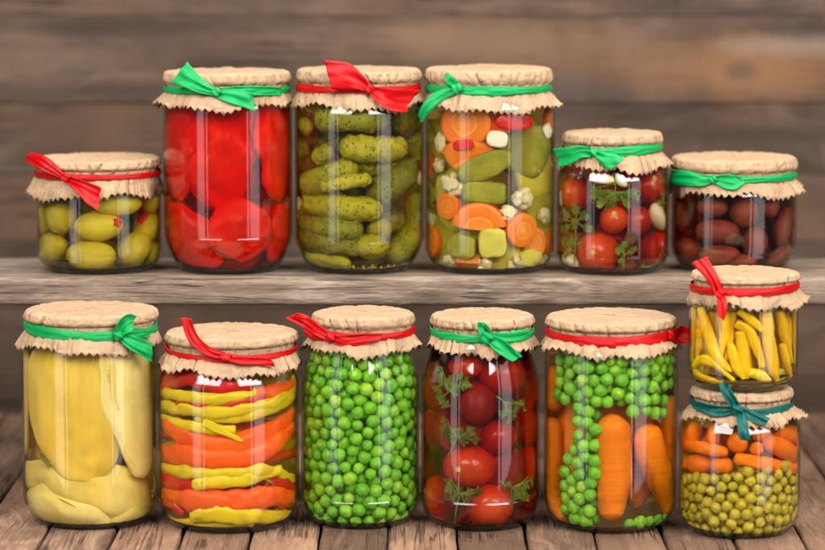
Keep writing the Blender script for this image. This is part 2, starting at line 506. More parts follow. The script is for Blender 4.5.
def paper_cover(j, root, seed, pleats=24, flare=1.0):
    rnd = random.Random(seed)
    teeth = max(36, int(round(2 * PI * j.Rf / .0050)))
    n = teeth * 6
    amp = [rnd.uniform(.35, 1.) for _ in range(pleats * 2 + 4)]
    ph = [rnd.uniform(0, 6.28) for _ in range(6)]
    Rl, Rn, Rf = j.Rl, j.Rn, j.Rf
    H = j.zt - j.zr
    hb = .0026
    dr = min(.0042, H * .3)
    rows = []      # (r, z, fold amount, top flag)
    for f in (.004, .2, .4, .6, .74, .86): rows.append((Rl * f, j.zt - .0016 * f ** 2 * 0, .0, 1.))
    for k in range(1, 7):
        a = k / 6 * PI / 2
        rows.append((Rl - dr + dr * math.sin(a) , j.zt - dr + dr * math.cos(a), .30 * k / 6, 1 - k / 6))
    zb = j.zr + hb + .0012
    for k in range(1, 6):
        t = k / 5
        rows.append((Rl + .0006 * math.sin(t * PI) - (Rl - Rn) * t ** 3, j.zt - dr - (j.zt - dr - zb) * t, .34 + .3 * t, 0.))
    for k in range(1, 4):
        rows.append((Rn - .0004, zb - 2 * hb * k / 3, .5, 0.))
    zb2 = zb - 2 * hb
    for k in range(1, 9):
        t = k / 8
        rows.append((Rn + (Rf - Rn) * (t ** .8), zb2 - (zb2 - j.zf) * t, .5 + .75 * t, -t))
    grooves = [(rnd.uniform(0, 6.28), rnd.uniform(.0004, .0013), rnd.uniform(.03, .075), rnd.uniform(-.25, .25)) for _ in range(34)]
    V, Fc = [], []
    for (r, z, fo, tp) in rows:
        for i in range(n):
            a = 2 * PI * i / n
            wa = a + .16 * math.sin(2 * a + ph[0]) + .10 * math.sin(5 * a + ph[1]) + .05 * math.sin(9 * a + ph[2])
            u = wa / (2 * PI) * pleats
            A = amp[int(math.floor(u)) % pleats] * (.35 + 1.1 * max(0., noise.noise(Vector((math.cos(a) * 1.6 + seed, math.sin(a) * 1.6, 7))) + .35))
            fold = tri(u) * A + .45 * tri(u * 2.37 + ph[3]) * amp[(int(u * 2.37) + 7) % pleats]
            st = max(0., -tp)
            dirv = Vector((math.sin(a), -math.cos(a), 0))
            crum = noise.noise(Vector((dirv.x * r * 95 + seed, dirv.y * r * 95, z * 95))) + .5 * noise.noise(Vector((dirv.x * r * 230 + seed, dirv.y * r * 230, z * 230)))
            rr = r + fold * .00105 * fo + (crum * (.00045 + .0001 * max(0., -tp)) if tp <= 0.5 else 0)
            zz = z
            if tp > .5: zz += crum * .0007 * min(1., r / Rl * 2.5) * (1. if r < Rl * .9 else .6) - .0003
            if r > Rl * .7 and tp > -.35:
                dz_ = (z - j.zr) / max(.004, H)
                gsum = 0.
                for ga, gd, gw, gs in grooves:
                    q = (a - ga - gs * (dz_ - .5) + PI) % (2 * PI) - PI
                    if abs(q) < gw: gsum += gd * (1 - abs(q) / gw)
                if tp > .5: zz -= gsum * .7 * min(1., (r / Rl - .7) / .25)
                else: rr -= gsum
            rr += .0005 * math.sin(3 * a + ph[4])
            if st > 0:
                low = .0018 * math.sin(3 * a + ph[4]) + .0013 * math.sin(7 * a + ph[5]) + .0006 * math.sin(13 * a + ph[1])
                zz += low * st ** 2 + fold * .0006 * st
                rr += (.0016 * math.sin(4 * a + ph[2]) + .0014 * math.sin(9 * a + ph[0])) * st
                if st > .99:
                    zz += (tri(i / 6.) * .5) * .0030 * (.9 + .3 * noise.noise(Vector((a * 9, seed, 2))))
            cx = j.lx + (j.fx - j.lx) * st
            V.append((dirv.x * rr + cx, dirv.y * rr, zz - j.z0))
    for k in range(len(rows) - 1):
        for i in range(n):
            i2 = (i + 1) % n
            Fc.append((k * n + i, (k + 1) * n + i, (k + 1) * n + i2, k * n + i2))
    o = mesh_obj('paper_cover', V, Fc, M_PAPER, root, solid=.00028)
    at = o.modifiers.new('edge', 'EDGE_SPLIT'); at.split_angle = math.radians(38); at.use_edge_sharp = False
    o.modifiers.move(1, 0)
    return o

def lanes(o, ac, al):
    for nm, vals in (('across', ac), ('along', al)):
        at = o.data.attributes.new(nm, 'FLOAT', 'POINT'); at.data.foreach_set('value', vals)
    return o
def ribbon_band(j, root, mat, wpx, tilt=0., sag=0., seed=0):
    """closed ring round the neck; tilt/sag in photo px (right end lower / front lower)"""
    rnd = random.Random(seed)
    n, m = 180, 8
    V, Fc = [], []
    w = wpx * j.k
    p1, p2 = rnd.uniform(0, 6), rnd.uniform(0, 6)
    for i in range(n):
        a = 2 * PI * i / n
        zc = j.zr - tilt * j.k * math.sin(a) - sag * j.k * (math.cos(a) - 1) * -.5 * 0 - sag * j.k * math.cos(a)
        ww = w * (1 + .16 * math.sin(2 * a + p1) + .10 * math.sin(5 * a + p2))
        for k in range(m + 1):
            u = k / m * 2 - 1
            pl = noise.noise(Vector((a * 2.2 + seed, u * 3.2, 0))) * .0009 + noise.noise(Vector((a * 5 + seed, u * 7., 3))) * .0004
            r = j.Rn + .0013 + .0007 * (1 - u * u) + pl
            V.append((r * math.sin(a) + j.lx, -r * math.cos(a), zc + u * ww * .5 - j.z0))
    for i in range(n):
        i2 = (i + 1) % n
        for k in range(m):
            Fc.append((i * (m + 1) + k, i2 * (m + 1) + k, i2 * (m + 1) + k + 1, i * (m + 1) + k + 1))
    return lanes(mesh_obj('ribbon', V, Fc, mat, root, solid=.0003), [k / m * 2 - 1 for i in range(n) for k in range(m + 1)], [i / n * .28 for i in range(n) for k in range(m + 1)])
def on_cover(j, zx, zy, off):
    px, py = j.to(zx, zy)
    Y = j.Y - j.Rl
    for _ in range(4):
        z = z_at(py, Y); x = x_at(px, py, Y)
        if z > j.zr + .004: R = j.Rl + .0012
        elif z > j.zr - .003: R = j.Rn + .0025
        else:
            t = min(1.6, (j.zr - .003 - z) / max(.001, j.zr - .003 - j.zf))
            R = j.Rn + (j.Rf - j.Rn) * min(1., t) + .0042
        R += off
        dx = x - j.X - j.lx
        if abs(dx) < R * .96: Y = j.Y - math.sqrt(R * R - dx * dx)
        else: Y = j.Y - R * .28
    return Vector((x, Y, z))
def ribbon_tail(j, parent, mat, pts, name='ribbon_tail', seed=0, cut=0., curl=.25, notch=0.):
    """pts: (zoom x, zoom y, width in zoom px, lift in mm)"""
    P = [on_cover(j, p[0], p[1], p[3] * .001) for p in pts]
    n, m = 34, 10
    ts = [i / n for i in range(n + 1)]
    C = catmull(P, ts)
    W = [max(.0012, float(x[0])) for x in catmull([(j.m(p[2]),) for p in pts], ts)]
    V, Fc = [], []
    for i in range(n + 1):
        c = Vector(C[i])
        T = Vector(C[min(n, i + 1)]) - Vector(C[max(0, i - 1)])
        nv = Vector((c.x - j.X, c.y - j.Y, 0)).normalized()
        nv = (nv * .6 + Vector((0, -1, .15)) * .6).normalized()
        B = nv.cross(T)
        if B.length < 1e-7: B = Vector((1, 0, 0))
        B.normalize(); N = T.cross(B).normalized()
        if N.dot(nv) < 0: N = -N
        wd = W[i]
        for k in range(m + 1):
            u = k / m * 2 - 1
            rip = noise.noise(Vector((u * 2.4 + seed * 3, ts[i] * 2.0, seed))) * min(wd, .006) * .34
            rip += math.sin(u * 6 + seed) * .0006 * (1 - ts[i])
            q = c + B * (u * wd * .5) + N * (curl * wd * (u * u - .4) * (.4 + .6 * math.sin(seed)) + rip)
            if i > n - 6:
                e = (i - (n - 6)) / 6
                q += T.normalized() * wd * (cut * u - notch * (1 - abs(u)) + .05 * noise.noise(Vector((u * 9, seed, 1)))) * e
            V.append(q - Vector((j.X, j.Y, j.z0)))
    for i in range(n):
        for k in range(m):
            a = i * (m + 1) + k
            Fc.append((a, a + 1, a + m + 2, a + m + 1))
    return lanes(mesh_obj(name, V, Fc, mat, parent, solid=.0003), [k / m * 2 - 1 for i in range(n + 1) for k in range(m + 1)], [seed + i / n * .045 for i in range(n + 1) for k in range(m + 1)])
def ribbon_knot(j, parent, mat, zx, zy, w, h, ang=0., seed=0):
    c = on_cover(j, zx, zy, .0012) - Vector((j.X, j.Y, j.z0))
    a, b = j.m(w) * .40, j.m(h) * .40
    V, Fc = [], []
    n, m = 28, 18
    ca, sa = math.cos(ang), math.sin(ang)
    nv = Vector((c.x, c.y, 0)).normalized(); rt = Vector((0, 0, 1)).cross(nv).normalized()
    for i in range(m + 1):
        th = PI * i / m
        for k in range(n):
            f = 2 * PI * k / n
            x, z, y = math.sin(th) * math.cos(f), math.sin(th) * math.sin(f), math.cos(th)
            s = 1 + .18 * math.sin(5 * (x * .8 + z * .6) + seed) + .12 * noise.noise(Vector((x * 2 + seed, y * 2, z * 2)))
            X, Z = x * a * s, z * b * s
            V.append(c + rt * (X * ca - Z * sa) + Vector((0, 0, 1)) * (X * sa + Z * ca) + nv * (y * min(a, b) * .75 * s))
    for i in range(m):
        for k in range(n):
            k2 = (k + 1) % n
            Fc.append((i * n + k, i * n + k2, (i + 1) * n + k2, (i + 1) * n + k))
    return lanes(mesh_obj('knot', V, Fc, mat, parent), [math.cos(PI * i / m) for i in range(m + 1) for k in range(n)], [k / n * .03 for i in range(m + 1) for k in range(n)])

def build_jar(j, label, brine, rib, band, knot, tails, seed, pleats=24, top=None):
    root = empty('jar', (j.X, j.Y, j.z0))
    tag(root, label, 'jar', 'jars of preserves')
    glass_body(j, root)
    glass_base(j, root)
    brine_body(j, root, brine, top)
    paper_cover(j, root, seed, pleats)
    b = ribbon_band(j, root, rib, *band, seed=seed)
    ribbon_knot(j, b, rib, *knot, seed=seed)
    for i, (pts, kw) in enumerate(tails):
        ribbon_tail(j, b, rib, pts, seed=seed + i * 2.3, **kw)
    return root
ZM = dict(A=(10, 50, 2.294), B=(150, 50, 2.293), C=(285, 50, 2.29), D=(415, 50, 2.293), E=(545, 110, 3.055), F=(660, 140, 3.667), L=(670, 250, 3.665),
          G=(0, 290, 2.115), H=(145, 300, 2.2), I=(285, 290, 2.117), J=(410, 290, 2.117), K=(530, 290, 2.117), M=(670, 370, 3.055))
J = {}
def jar(key, *a, **k): J[key] = Jar(key, ZM[key], *a, **k)
jar('A', (37, 162, 275), (34, 161, 152), 177.5, (29, 163, 199), 'shelf', curve=.32, foot=.80, shoulder=192, neck=.93, ridge=.12)
jar('B', (163.5, 293, 275), (164, 290.5, 67), 92, (156, 293, 108.5), 'shelf', curve=.70, foot=.74, shoulder=102, neck=.93, ridge=.19)
jar('C', (294.5, 424, 275), (296, 420.5, 65), 90, (293, 424, 109), 'shelf', curve=.62, foot=.74, shoulder=102, neck=.93, ridge=.17)
jar('D', (425, 555, 275), (425, 552, 64), 91, (420, 559, 111), 'shelf', curve=.40, foot=.80, shoulder=102, neck=.93, ridge=.11)
jar('E', (556.5, 669, 275.5), (562, 662, 128), 152, (556, 671, 171), 'shelf', curve=.38, foot=.80, shoulder=185, neck=.86, ridge=.13)
jar('F', (670, 796.5, 274), (671, 796.5, 151), 180, (670, 803, 197), 'shelf', curve=.42, foot=.78, shoulder=190, neck=.93, ridge=.16)
jar('G', (22.5, 158, 531), (24, 157, 300), 334, (20, 160, 354), curve=.48, foot=.78, shoulder=350, neck=.93, ridge=.10)
jar('H', (158.5, 299, 534), (165, 297, 322), 356, (158, 303, 376), curve=.42, foot=.80, shoulder=392, neck=.88, ridge=.13)
jar('I', (301, 419.5, 530), (312, 414, 305), 336, (305, 420, 355), curve=.46, foot=.76, shoulder=395, neck=.84, ridge=.14)
jar('J', (421, 540, 531), (431, 534, 307), 337, (428, 540, 355), curve=.42, foot=.78, shoulder=395, neck=.84, ridge=.14)
jar('K', (544, 678, 534), (546, 676, 307), 340, (540, 681, 357), curve=.42, foot=.78, shoulder=352, neck=.92, ridge=.05)
jar('M', (679.5, 800, 540), (691, 792.5, 379), 410, (684, 804, 426), curve=.40, foot=.80, shoulder=440, neck=.90, ridge=.12)
jar('L', (688, 798, 385), (691, 799, 265), 291.5, (688, 805, 309), curve=.42, foot=.80, shoulder=303, neck=.93, ridge=.12, Y=J['M'].Y, z0=J['M'].zt + .0008)

BR = dict(
    A=mat_brine('olive brine', (.90, .82, .35)), B=mat_brine('red pepper juice', (.985, .16, .08), .012), C=mat_brine('gherkin brine', (.82, .74, .25)),
    D=mat_brine('pickle brine', (.92, .84, .45), .03), E=mat_brine('tomato brine', (.90, .64, .48)), F=mat_brine('dark olive brine', (.62, .28, .18)),
    G=mat_brine('pear syrup', (.97, .90, .50), .03), H=mat_brine('pepper brine', (.92, .82, .36), .03), I=mat_brine('pea water', (.80, .92, .40)),
    J=mat_brine('red tomato brine', (.86, .30, .18)), K=mat_brine('carrot water', (.92, .85, .60), .03), L=mat_brine('chili brine', (.98, .88, .30), .05), M=mat_brine('canned pea water', (.92, .82, .40), .03))

build_jar(J['A'], 'squat jar of green olives with a red ribbon, on the shelf at its end', BR['A'], M_RED, (5.5, 0, 0), (128, 292, 30, 24, .3),
    [([(122, 290, 12, .5), (95, 272, 26, 2.5), (68, 255, 30, 4), (38, 244, 20, 5)], dict(cut=.4)),
     ([(130, 296, 14, .5), (160, 312, 28, 2), (190, 332, 46, 2.5), (205, 342, 44, 2.5)], dict(cut=-.25))], 11)
build_jar(J['B'], 'tall jar of whole red peppers with a green ribbon, on the shelf', BR['B'], M_GREEN, (6.5, 0, 0), (152, 97, 26, 24, .2),
    [([(148, 96, 18, .5), (118, 84, 30, 2.5), (90, 66, 46, 3.5), (66, 52, 62, 4)], dict(cut=.12)),
     ([(158, 99, 22, .5), (190, 106, 34, 2), (222, 114, 36, 2.2), (238, 119, 38, 2.5)], dict(cut=-.25)),
     ([(160, 94, 14, .3), (230, 93, 22, .6), (300, 95, 18, .3)], dict())], 23)
build_jar(J['C'], 'tall jar of gherkins with a red ribbon, on the shelf', BR['C'], M_RED, (7, 0, 0), (194, 88, 26, 26, .2),
    [([(192, 86, 16, .5), (165, 72, 40, 2.5), (135, 60, 62, 3.5), (98, 56, 62, 4)], dict(cut=-.2)),
     ([(198, 92, 18, .5), (225, 106, 40, 2), (252, 115, 50, 2.5), (292, 116, 48, 3)], dict(cut=.45))], 37)
build_jar(J['D'], 'tall jar of mixed carrot, cauliflower and pickle slices with a green ribbon, on the shelf', BR['D'], M_GREEN, (8, 0, 0), (95, 88, 34, 30, -.2),
    [([(94, 86, 20, .5), (82, 72, 24, 2.5), (72, 54, 8, 3.5)], dict()),
     ([(90, 94, 18, .5), (58, 104, 24, 2.5), (30, 128, 26, 3.5), (10, 158, 18, 4)], dict(cut=.3))], 41)
build_jar(J['E'], 'small jar of cherry tomatoes with parsley and a green ribbon, on the shelf', BR['E'], M_GREEN, (8.5, -2.5, 0), (150, 130, 36, 30, 0),
    [([(142, 130, 26, .5), (110, 128, 38, 2), (70, 138, 52, 3), (34, 146, 58, 3.5)], dict(cut=-.15)),
     ([(158, 134, 22, .5), (178, 146, 40, 2), (205, 158, 52, 3), (222, 166, 44, 3)], dict(cut=.3))], 59)
build_jar(J['F'], 'squat jar of brown olives with a green ribbon, on the shelf above the yellow chillies', BR['F'], M_GREEN, (7.5, -1, 0), (196, 145, 34, 32, 0),
    [([(188, 145, 26, .5), (150, 148, 44, 2), (95, 140, 52, 2.5), (38, 136, 56, 3)], dict(cut=.1)),
     ([(205, 148, 26, .5), (240, 152, 50, 2), (275, 155, 52, 2.4), (305, 148, 24, 2)], dict(cut=-.3))], 61, pleats=20)
build_jar(J['L'], 'squat jar of yellow chillies with a red ribbon, stacked on another jar', BR['L'], M_RED, (8, -1.5, 1), (182, 160, 44, 44, .3),
    [([(178, 155, 34, .5), (162, 120, 42, 2.2), (140, 78, 46, 3), (106, 36, 62, 4.5)], dict(cut=.2)),
     ([(186, 165, 28, .5), (192, 195, 36, 2), (190, 225, 34, 2.2), (186, 250, 26, 2.2)], dict(cut=.3))], 73, pleats=18)
build_jar(J['G'], 'tall jar of pale yellow pear halves with a green ribbon, on the table', BR['G'], M_GREEN, (9.5, 2, 2), (250, 97, 26, 26, .4),
    [([(250, 94, 16, .5), (258, 80, 28, 2.5), (272, 68, 34, 3.5), (284, 66, 20, 3)], dict(cut=.3)),
     ([(256, 98, 16, .5), (280, 112, 28, 2), (305, 124, 32, 2.5), (322, 134, 32, 3)], dict(cut=-.3)),
     ([(256, 94, 14, .5), (285, 92, 22, 1.6), (318, 90, 16, 1.)], dict())], 83, pleats=22)
build_jar(J['H'], 'tall jar of layered red, orange and yellow peppers with a red ribbon, on the table', BR['H'], M_RED, (6.5, 0, 4), (178, 127, 34, 22, .3),
    [([(175, 123, 16, .5), (138, 112, 20, 2), (106, 84, 24, 3.5), (90, 40, 24, 4.5)], dict(cut=.2)),
     ([(184, 128, 16, .5), (215, 133, 22, 1.6), (250, 135, 20, 2), (284, 140, 12, 2)], dict(cut=-.4))], 97, pleats=28)
build_jar(J['I'], 'tall jar packed with bright green peas and tied with a red ribbon, on the table', BR['I'], M_RED, (8.5, 0, 1.5), (96, 100, 28, 26, .2),
    [([(92, 98, 16, .5), (66, 82, 24, 2), (42, 66, 26, 3), (14, 54, 22, 4)], dict(cut=.4)),
     ([(100, 102, 18, .5), (130, 108, 26, 1.6), (165, 104, 22, 1.6), (205, 98, 12, 1.)], dict()),
     ([(90, 102, 14, .5), (62, 96, 20, 1.4), (40, 86, 14, 1.6)], dict())], 101, pleats=24)
build_jar(J['J'], 'tall jar of large tomatoes and parsley with a green ribbon, on the table', BR['J'], M_GREEN, (9, 0, 2), (163, 100, 32, 32, .3),
    [([(162, 96, 18, .5), (156, 84, 24, 2.5), (150, 68, 14, 3.5)], dict(cut=.2)),
     ([(170, 104, 18, .5), (190, 118, 28, 2), (208, 132, 26, 2.4), (228, 146, 20, 2.4)], dict(cut=.3)),
     ([(172, 98, 16, .5), (205, 102, 24, 1.6), (235, 98, 26, 1.6), (252, 92, 14, 1.)], dict())], 113, pleats=26)
build_jar(J['K'], 'tall jar of whole carrots and bright green peas with a red ribbon, on the table', BR['K'], M_RED, (11, 0, 2.5), (298, 96, 24, 28, .2),
    [([(298, 97, 20, .5), (315, 96, 40, 1.5), (332, 99, 36, 2), (350, 108, 10, 2)], dict())], 127, pleats=22)
build_jar(J['M'], 'small jar of baby carrots over olive green peas, tied with a dark green ribbon', BR['M'], M_TEAL, (7.5, 1, 2.5), (205, 120, 46, 44, .4),
    [([(200, 112, 28, .5), (184, 85, 30, 2.2), (170, 62, 30, 2.6), (162, 40, 28, 2.6)], dict(cut=.2)),
     ([(212, 126, 24, .5), (220, 155, 30, 2), (224, 185, 32, 2.4), (230, 214, 30, 2.6)], dict(cut=.1)),
     ([(216, 122, 24, .5), (245, 138, 32, 2), (272, 150, 32, 2.4), (298, 160, 28, 2.6)], dict(cut=.1)),
     ([(192, 122, 22, .5), (150, 126, 32, 1.8), (120, 120, 30, 1.8), (74, 104, 26, 1.)], dict())], 139, pleats=18)
# ------------------------------------------------------------------ what is in the jars
def squeeze(j, o):
    """press whatever pokes out back against the glass wall or the jar floor"""
    M3 = Matrix.LocRotScale(o.location, o.rotation_euler, o.scale); Mi = M3.inverted()
    lo = j.zfl + .0008
    for v in o.data.vertices:
        q = M3 @ v.co; ch = False
        if q.z < lo: q.z = lo; ch = True
        R = j.r_out(max(q.z, j.z0 + .006)) - j.wall - .0009
        if q.z < j.z0 + .0065: R *= .955
        dx, dy = q.x - j.X, q.y - j.Y
        r = math.hypot(dx, dy)
        if r > R: q.x = j.X + dx * R / r; q.y = j.Y + dy * R / r; ch = True
        if ch: v.co = Mi @ q
def add_item(name, V, Fc, mat, center, label, cat, group=None, parts=(), sub=0):
    o = mesh_obj(name, V, Fc, mat, None, center, sub=sub)
    tag(o, label, cat, group)
    return o
def pod_geom(j, pts, rad, caps=('ell', 'ell'), flat=1., n=30, m=20, lump=(0, 0), warts=None, seed=0., depth=0., twist=0., sect=None):
    """pts (zoom x, zoom y[, depth mm]) from end to end; rad list of half widths in zoom px. Returns world verts, faces, centre, ends"""
    rad_m = [j.m(r) for r in rad]
    N = len(pts)
    P = []
    for i, p in enumerate(pts):
        ri = float(np.interp(i / (N - 1), np.linspace(0, 1, len(rad_m)), rad_m)) * flat
        P.append(j.at(p[0], p[1], ri, depth + (p[2] * .001 if len(p) > 2 else 0)))
    ts = [.5 - .5 * math.cos(PI * (i + .35) / (n + .7)) if True else 0 for i in range(n + 1)]
    ts[0], ts[-1] = .0005, .9995
    C = [Vector(c) for c in catmull(P, ts)]
    Rr = [float(x[0]) for x in catmull([(r,) for r in rad_m], ts)] if len(rad_m) > 1 else [rad_m[0]] * (n + 1)
    L = sum((C[i + 1] - C[i]).length for i in range(n))
    te = []
    for e, c in enumerate(caps):
        r = rad_m[0 if e == 0 else -1]
        te.append(.5 if c == 'ell' else (min(.5, r / L) if c == 'round' else (min(.5, .45 * r / L) if c == 'flat' else .02)))
    V, Fc = [], []
    cen = sum(C, Vector()) / len(C)
    prevb = None
    for i in range(n + 1):
        t = ts[i]; c = C[i]
        T = (C[min(n, i + 1)] - C[max(0, i - 1)]).normalized()
        nv = j.nrm(c)
        b = nv.cross(T)
        if b.length < .15: b = Vector((1, 0, 0)).cross(T)
        b.normalize()
        if prevb is not None and prevb.dot(b) < 0: b = -b
        prevb = b
        nn = T.cross(b).normalized()
        cap = 1.
        if t < te[0]: cap = math.sqrt(max(0, 1 - (1 - t / te[0]) ** 2))
        if t > 1 - te[1]: cap = min(cap, math.sqrt(max(0, 1 - (1 - (1 - t) / te[1]) ** 2)))
        r = max(.00015, Rr[i] * cap)
        for k in range(m):
            a = 2 * PI * k / m + twist * t
            dv = b * math.cos(a) + nn * (math.sin(a) * flat)
            s = 1.
            if sect: s *= sect(a, t)
            q = c + dv * (r * s)
            lv = (q - cen) * 1.
            d = 0.
            if lump[0]: d += lump[0] * noise.noise(lv * lump[1] + Vector((seed * 3.1, seed, 0))) + lump[0] * .4 * noise.noise(lv * lump[1] * 2.6 + Vector((seed, seed * 2, 5)))
            if warts:
                w = noise.noise(lv * warts[1] + Vector((seed * 5, 1, 2)))
                d += warts[0] * max(0., w - .12) * 2
            V.append(q + dv.normalized() * d * min(1., cap * 1.6))
    for i in range(n):
        for k in range(m):
            k2 = (k + 1) % m
            Fc.append((i * m + k, i * m + k2, (i + 1) * m + k2, (i + 1) * m + k))
    Fc.append(tuple(range(m - 1, -1, -1))); Fc.append(tuple(n * m + k for k in range(m)))
    return V, Fc, cen, (C, L)
def pod(j, name, pts, rad, mat, label, cat, group=None, **kw):
    V, Fc, cen, info = pod_geom(j, pts, rad, **kw)
    o = add_item(name, [v - cen for v in V], Fc, mat, cen, label, cat, group)
    squeeze(j, o)
    return o, info
def ell(j, name, cx, cy, w, h, ang, mat, label, cat, group=None, depth=0., **kw):
    """ellipsoid whose longer axis w lies at `ang` degrees (zoom picture, y down)"""
    a = math.radians(ang)
    dx, dy = math.cos(a) * w / 2, math.sin(a) * w / 2
    c0 = j.at(cx, cy, j.m(h / 2), depth)
    # straight axis through the centre, leaning along the wall
    kw.setdefault('n', 22); kw.setdefault('m', 26)
    V, Fc, cen, info = pod_geom(j, [(cx - dx, cy - dy), (cx + dx, cy + dy)], [h / 2, h / 2], depth=depth, **kw)
    # recentre so that the middle touches the wall
    sh = c0 - cen
    o = add_item(name, [v - cen for v in V], Fc, mat, c0, label, cat, group)
    squeeze(j, o)
    return o
def pack(j, n, r, zlo, zhi, fixed=(), it=160, rng=None, fill=None):
    """relax n spheres of radius r inside the jar; fixed: (Vector, radius)"""
    rng = np.random.default_rng(rng or 1)
    a = rng.uniform(0, 2 * PI, n); q = np.sqrt(rng.uniform(0, 1, n)) * (j.R - r * 1.3)
    P = np.stack([j.X + q * np.cos(a), j.Y + q * np.sin(a), rng.uniform(zlo + r, zhi - r, n)], 1)
    Rr = np.full(n, r)
    if len(fixed):
        FP = np.array([tuple(f[0]) for f in fixed]); FR = np.array([f[1] for f in fixed])
    zs = np.linspace(j.z0, j.ztop, 200); ri = np.array([j.r_in(z) for z in zs])
    for k in range(it):
        D = P[:, None] - P[None]
        d = np.sqrt((D ** 2).sum(2)) + 1e-9
        ov = np.maximum(0, 2 * r - d); np.fill_diagonal(ov, 0)
        mv = (D / d[..., None] * (ov * .42)[..., None]).sum(1)
        if len(fixed):
            D = P[:, None] - FP[None]; d = np.sqrt((D ** 2).sum(2)) + 1e-9
            ov = np.maximum(0, r + FR[None] - d)
            mv += (D / d[..., None] * (ov * .8)[..., None]).sum(1)
        P += np.clip(mv, -r * .5, r * .5)
        lim = np.interp(P[:, 2] - r * .3, zs, ri) - .0009 - r
        dx, dy = P[:, 0] - j.X, P[:, 1] - j.Y
        rr = np.sqrt(dx * dx + dy * dy) + 1e-9
        s = np.minimum(1, lim / rr)
        P[:, 0] = j.X + dx * s; P[:, 1] = j.Y + dy * s
        P[:, 2] = np.clip(P[:, 2], zlo + r, zhi - r)
    return P
def copy_item(o, loc, rot, sc=1., label=None, group=None, j=None):
    c = o.copy(); c.data = o.data.copy(); COL.objects.link(c); c.location = loc; c.rotation_euler = rot; c.scale = (sc, sc, sc)
    if label: c['label'] = label
    if group: c['group'] = group
    if j: squeeze(j, c)
    for ch in list(o.children):
        d = ch.copy(); COL.objects.link(d); d.parent = c
    return c
def rnd_rot(r): return (r.uniform(0, 6.28), r.uniform(0, 6.28), r.uniform(0, 6.28))
def scar_disc(o, j, zx, zy, rad_zoom, mat, name='stem_scar', bulge=.0004):
    """small round scar lying on the skin of item o where the photo pixel (zx, zy) meets it"""
    px, py = j.to(zx, zy)
    best = None
    cam = Vector((0, -CAM_D, CAM_H))
    d = (Vector((x_at(px, py, j.Y - j.R), j.Y - j.R, z_at(py, j.Y - j.R))) - cam).normalized()
    # nearest front vertex to that ray
    for v in o.data.vertices:
        w = v.co + o.location
        t = (w - cam).dot(d)
        q = ((cam + d * t) - w).length
        if v.normal.dot(d) < -.1 and (best is None or q < best[0]): best = (q, v.co.copy(), v.normal.copy())
    c, nv = best[1], best[2]
    r = j.m(rad_zoom)
    e = nv.orthogonal().normalized(); f = nv.cross(e)
    V, Fc = [c + nv * (bulge * 1.2)], []
    n = 18
    for k, (q, hgt) in enumerate(((.35, bulge * .6), (.75, bulge * 1.1), (1.05, -.0006))):
        for i in range(n):
            a = 2 * PI * i / n
            rr = r * q * (1 + .18 * math.sin(5 * a + zx) * (k > 0))
            V.append(c + e * (rr * math.cos(a)) + f * (rr * math.sin(a)) + nv * hgt)
    for i in range(n): Fc.append((0, 1 + i, 1 + (i + 1) % n))
    for k in range(2):
        for i in range(n):
            i2 = (i + 1) % n
            Fc.append((1 + k * n + i, 1 + (k + 1) * n + i, 1 + (k + 1) * n + i2, 1 + k * n + i2))
    return mesh_obj(name, V, Fc, mat, o)
def slice_disc(j, name, cx, cy, r, thick, mat, label, cat, tilt=(0., 0.), arc=(0, 360), depth=0., spin=0., wavy=0.):
    """round vegetable slice facing the viewer: unit mesh scaled, so the material can ring it by radius; arc for halves"""
    R = j.m(r); h = thick * .001 / R / 2
    a0, a1 = math.radians(arc[0]), math.radians(arc[1]); full = arc[1] - arc[0] >= 360
    n = 56
    prof = [(.0, h), (.35, h * .96), (.6, h), (.82, h), (.93, h * .94), (.985, h * .6), (1., 0), (.985, -h * .6), (.93, -h * .94), (.82, -h), (.5, -h), (0., -h)]
    V, Fc = [], []
    cnt = n if full else n + 1
    for (q, z) in prof:
        for i in range(cnt):
            a = a0 + (a1 - a0) * i / n
            qq = max(q, .004) * (1 + .03 * noise.noise(Vector((math.cos(a) * 1.3 + cx, math.sin(a) * 1.3, cy))) + wavy * math.cos(a * 16))
            V.append((qq * math.cos(a), qq * math.sin(a), z + .05 * h * noise.noise(Vector((q * 3 + cx, a, 1)))))
    for k in range(len(prof) - 1):
        for i in range(cnt if full else n):
            i2 = (i + 1) % cnt
            Fc.append((k * cnt + i, (k + 1) * cnt + i, (k + 1) * cnt + i2, k * cnt + i2))
    if not full:
        Fc.append(tuple(k * cnt for k in range(len(prof))))
        Fc.append(tuple(k * cnt + n for k in range(len(prof) - 1, -1, -1)))
    o = mesh_obj(name, V, Fc, mat)
    e = o.modifiers.new('edge', 'EDGE_SPLIT'); e.split_angle = math.radians(50)
    tag(o, label, cat)
    c = j.at(cx, cy, h * R, depth)
    nv = (j.nrm(c) * .75 + Vector((0, -.5, .08))).normalized()
    # keep the rim inside the glass: a flat disc in a round jar stands a little back from the wall
    dx = c.x - j.X
    edge = min(abs(dx) + R * .9, j.r_in(c.z) - .001)
    back = -math.sqrt(max(1e-8, (j.r_in(c.z) - .001) ** 2 - edge ** 2)) + j.Y
    if back > c.y: c.y = c.y + (back - c.y) * .5
    q = nv.to_track_quat('Z', 'Y')
    o.rotation_euler = (q.to_matrix() @ Matrix.Rotation(math.radians(tilt[0]), 3, 'X') @ Matrix.Rotation(math.radians(tilt[1]), 3, 'Y') @ Matrix.Rotation(math.radians(spin), 3, 'Z')).to_euler()
    o.location = c; o.scale = (R, R, R)
    squeeze(j, o)
    return o
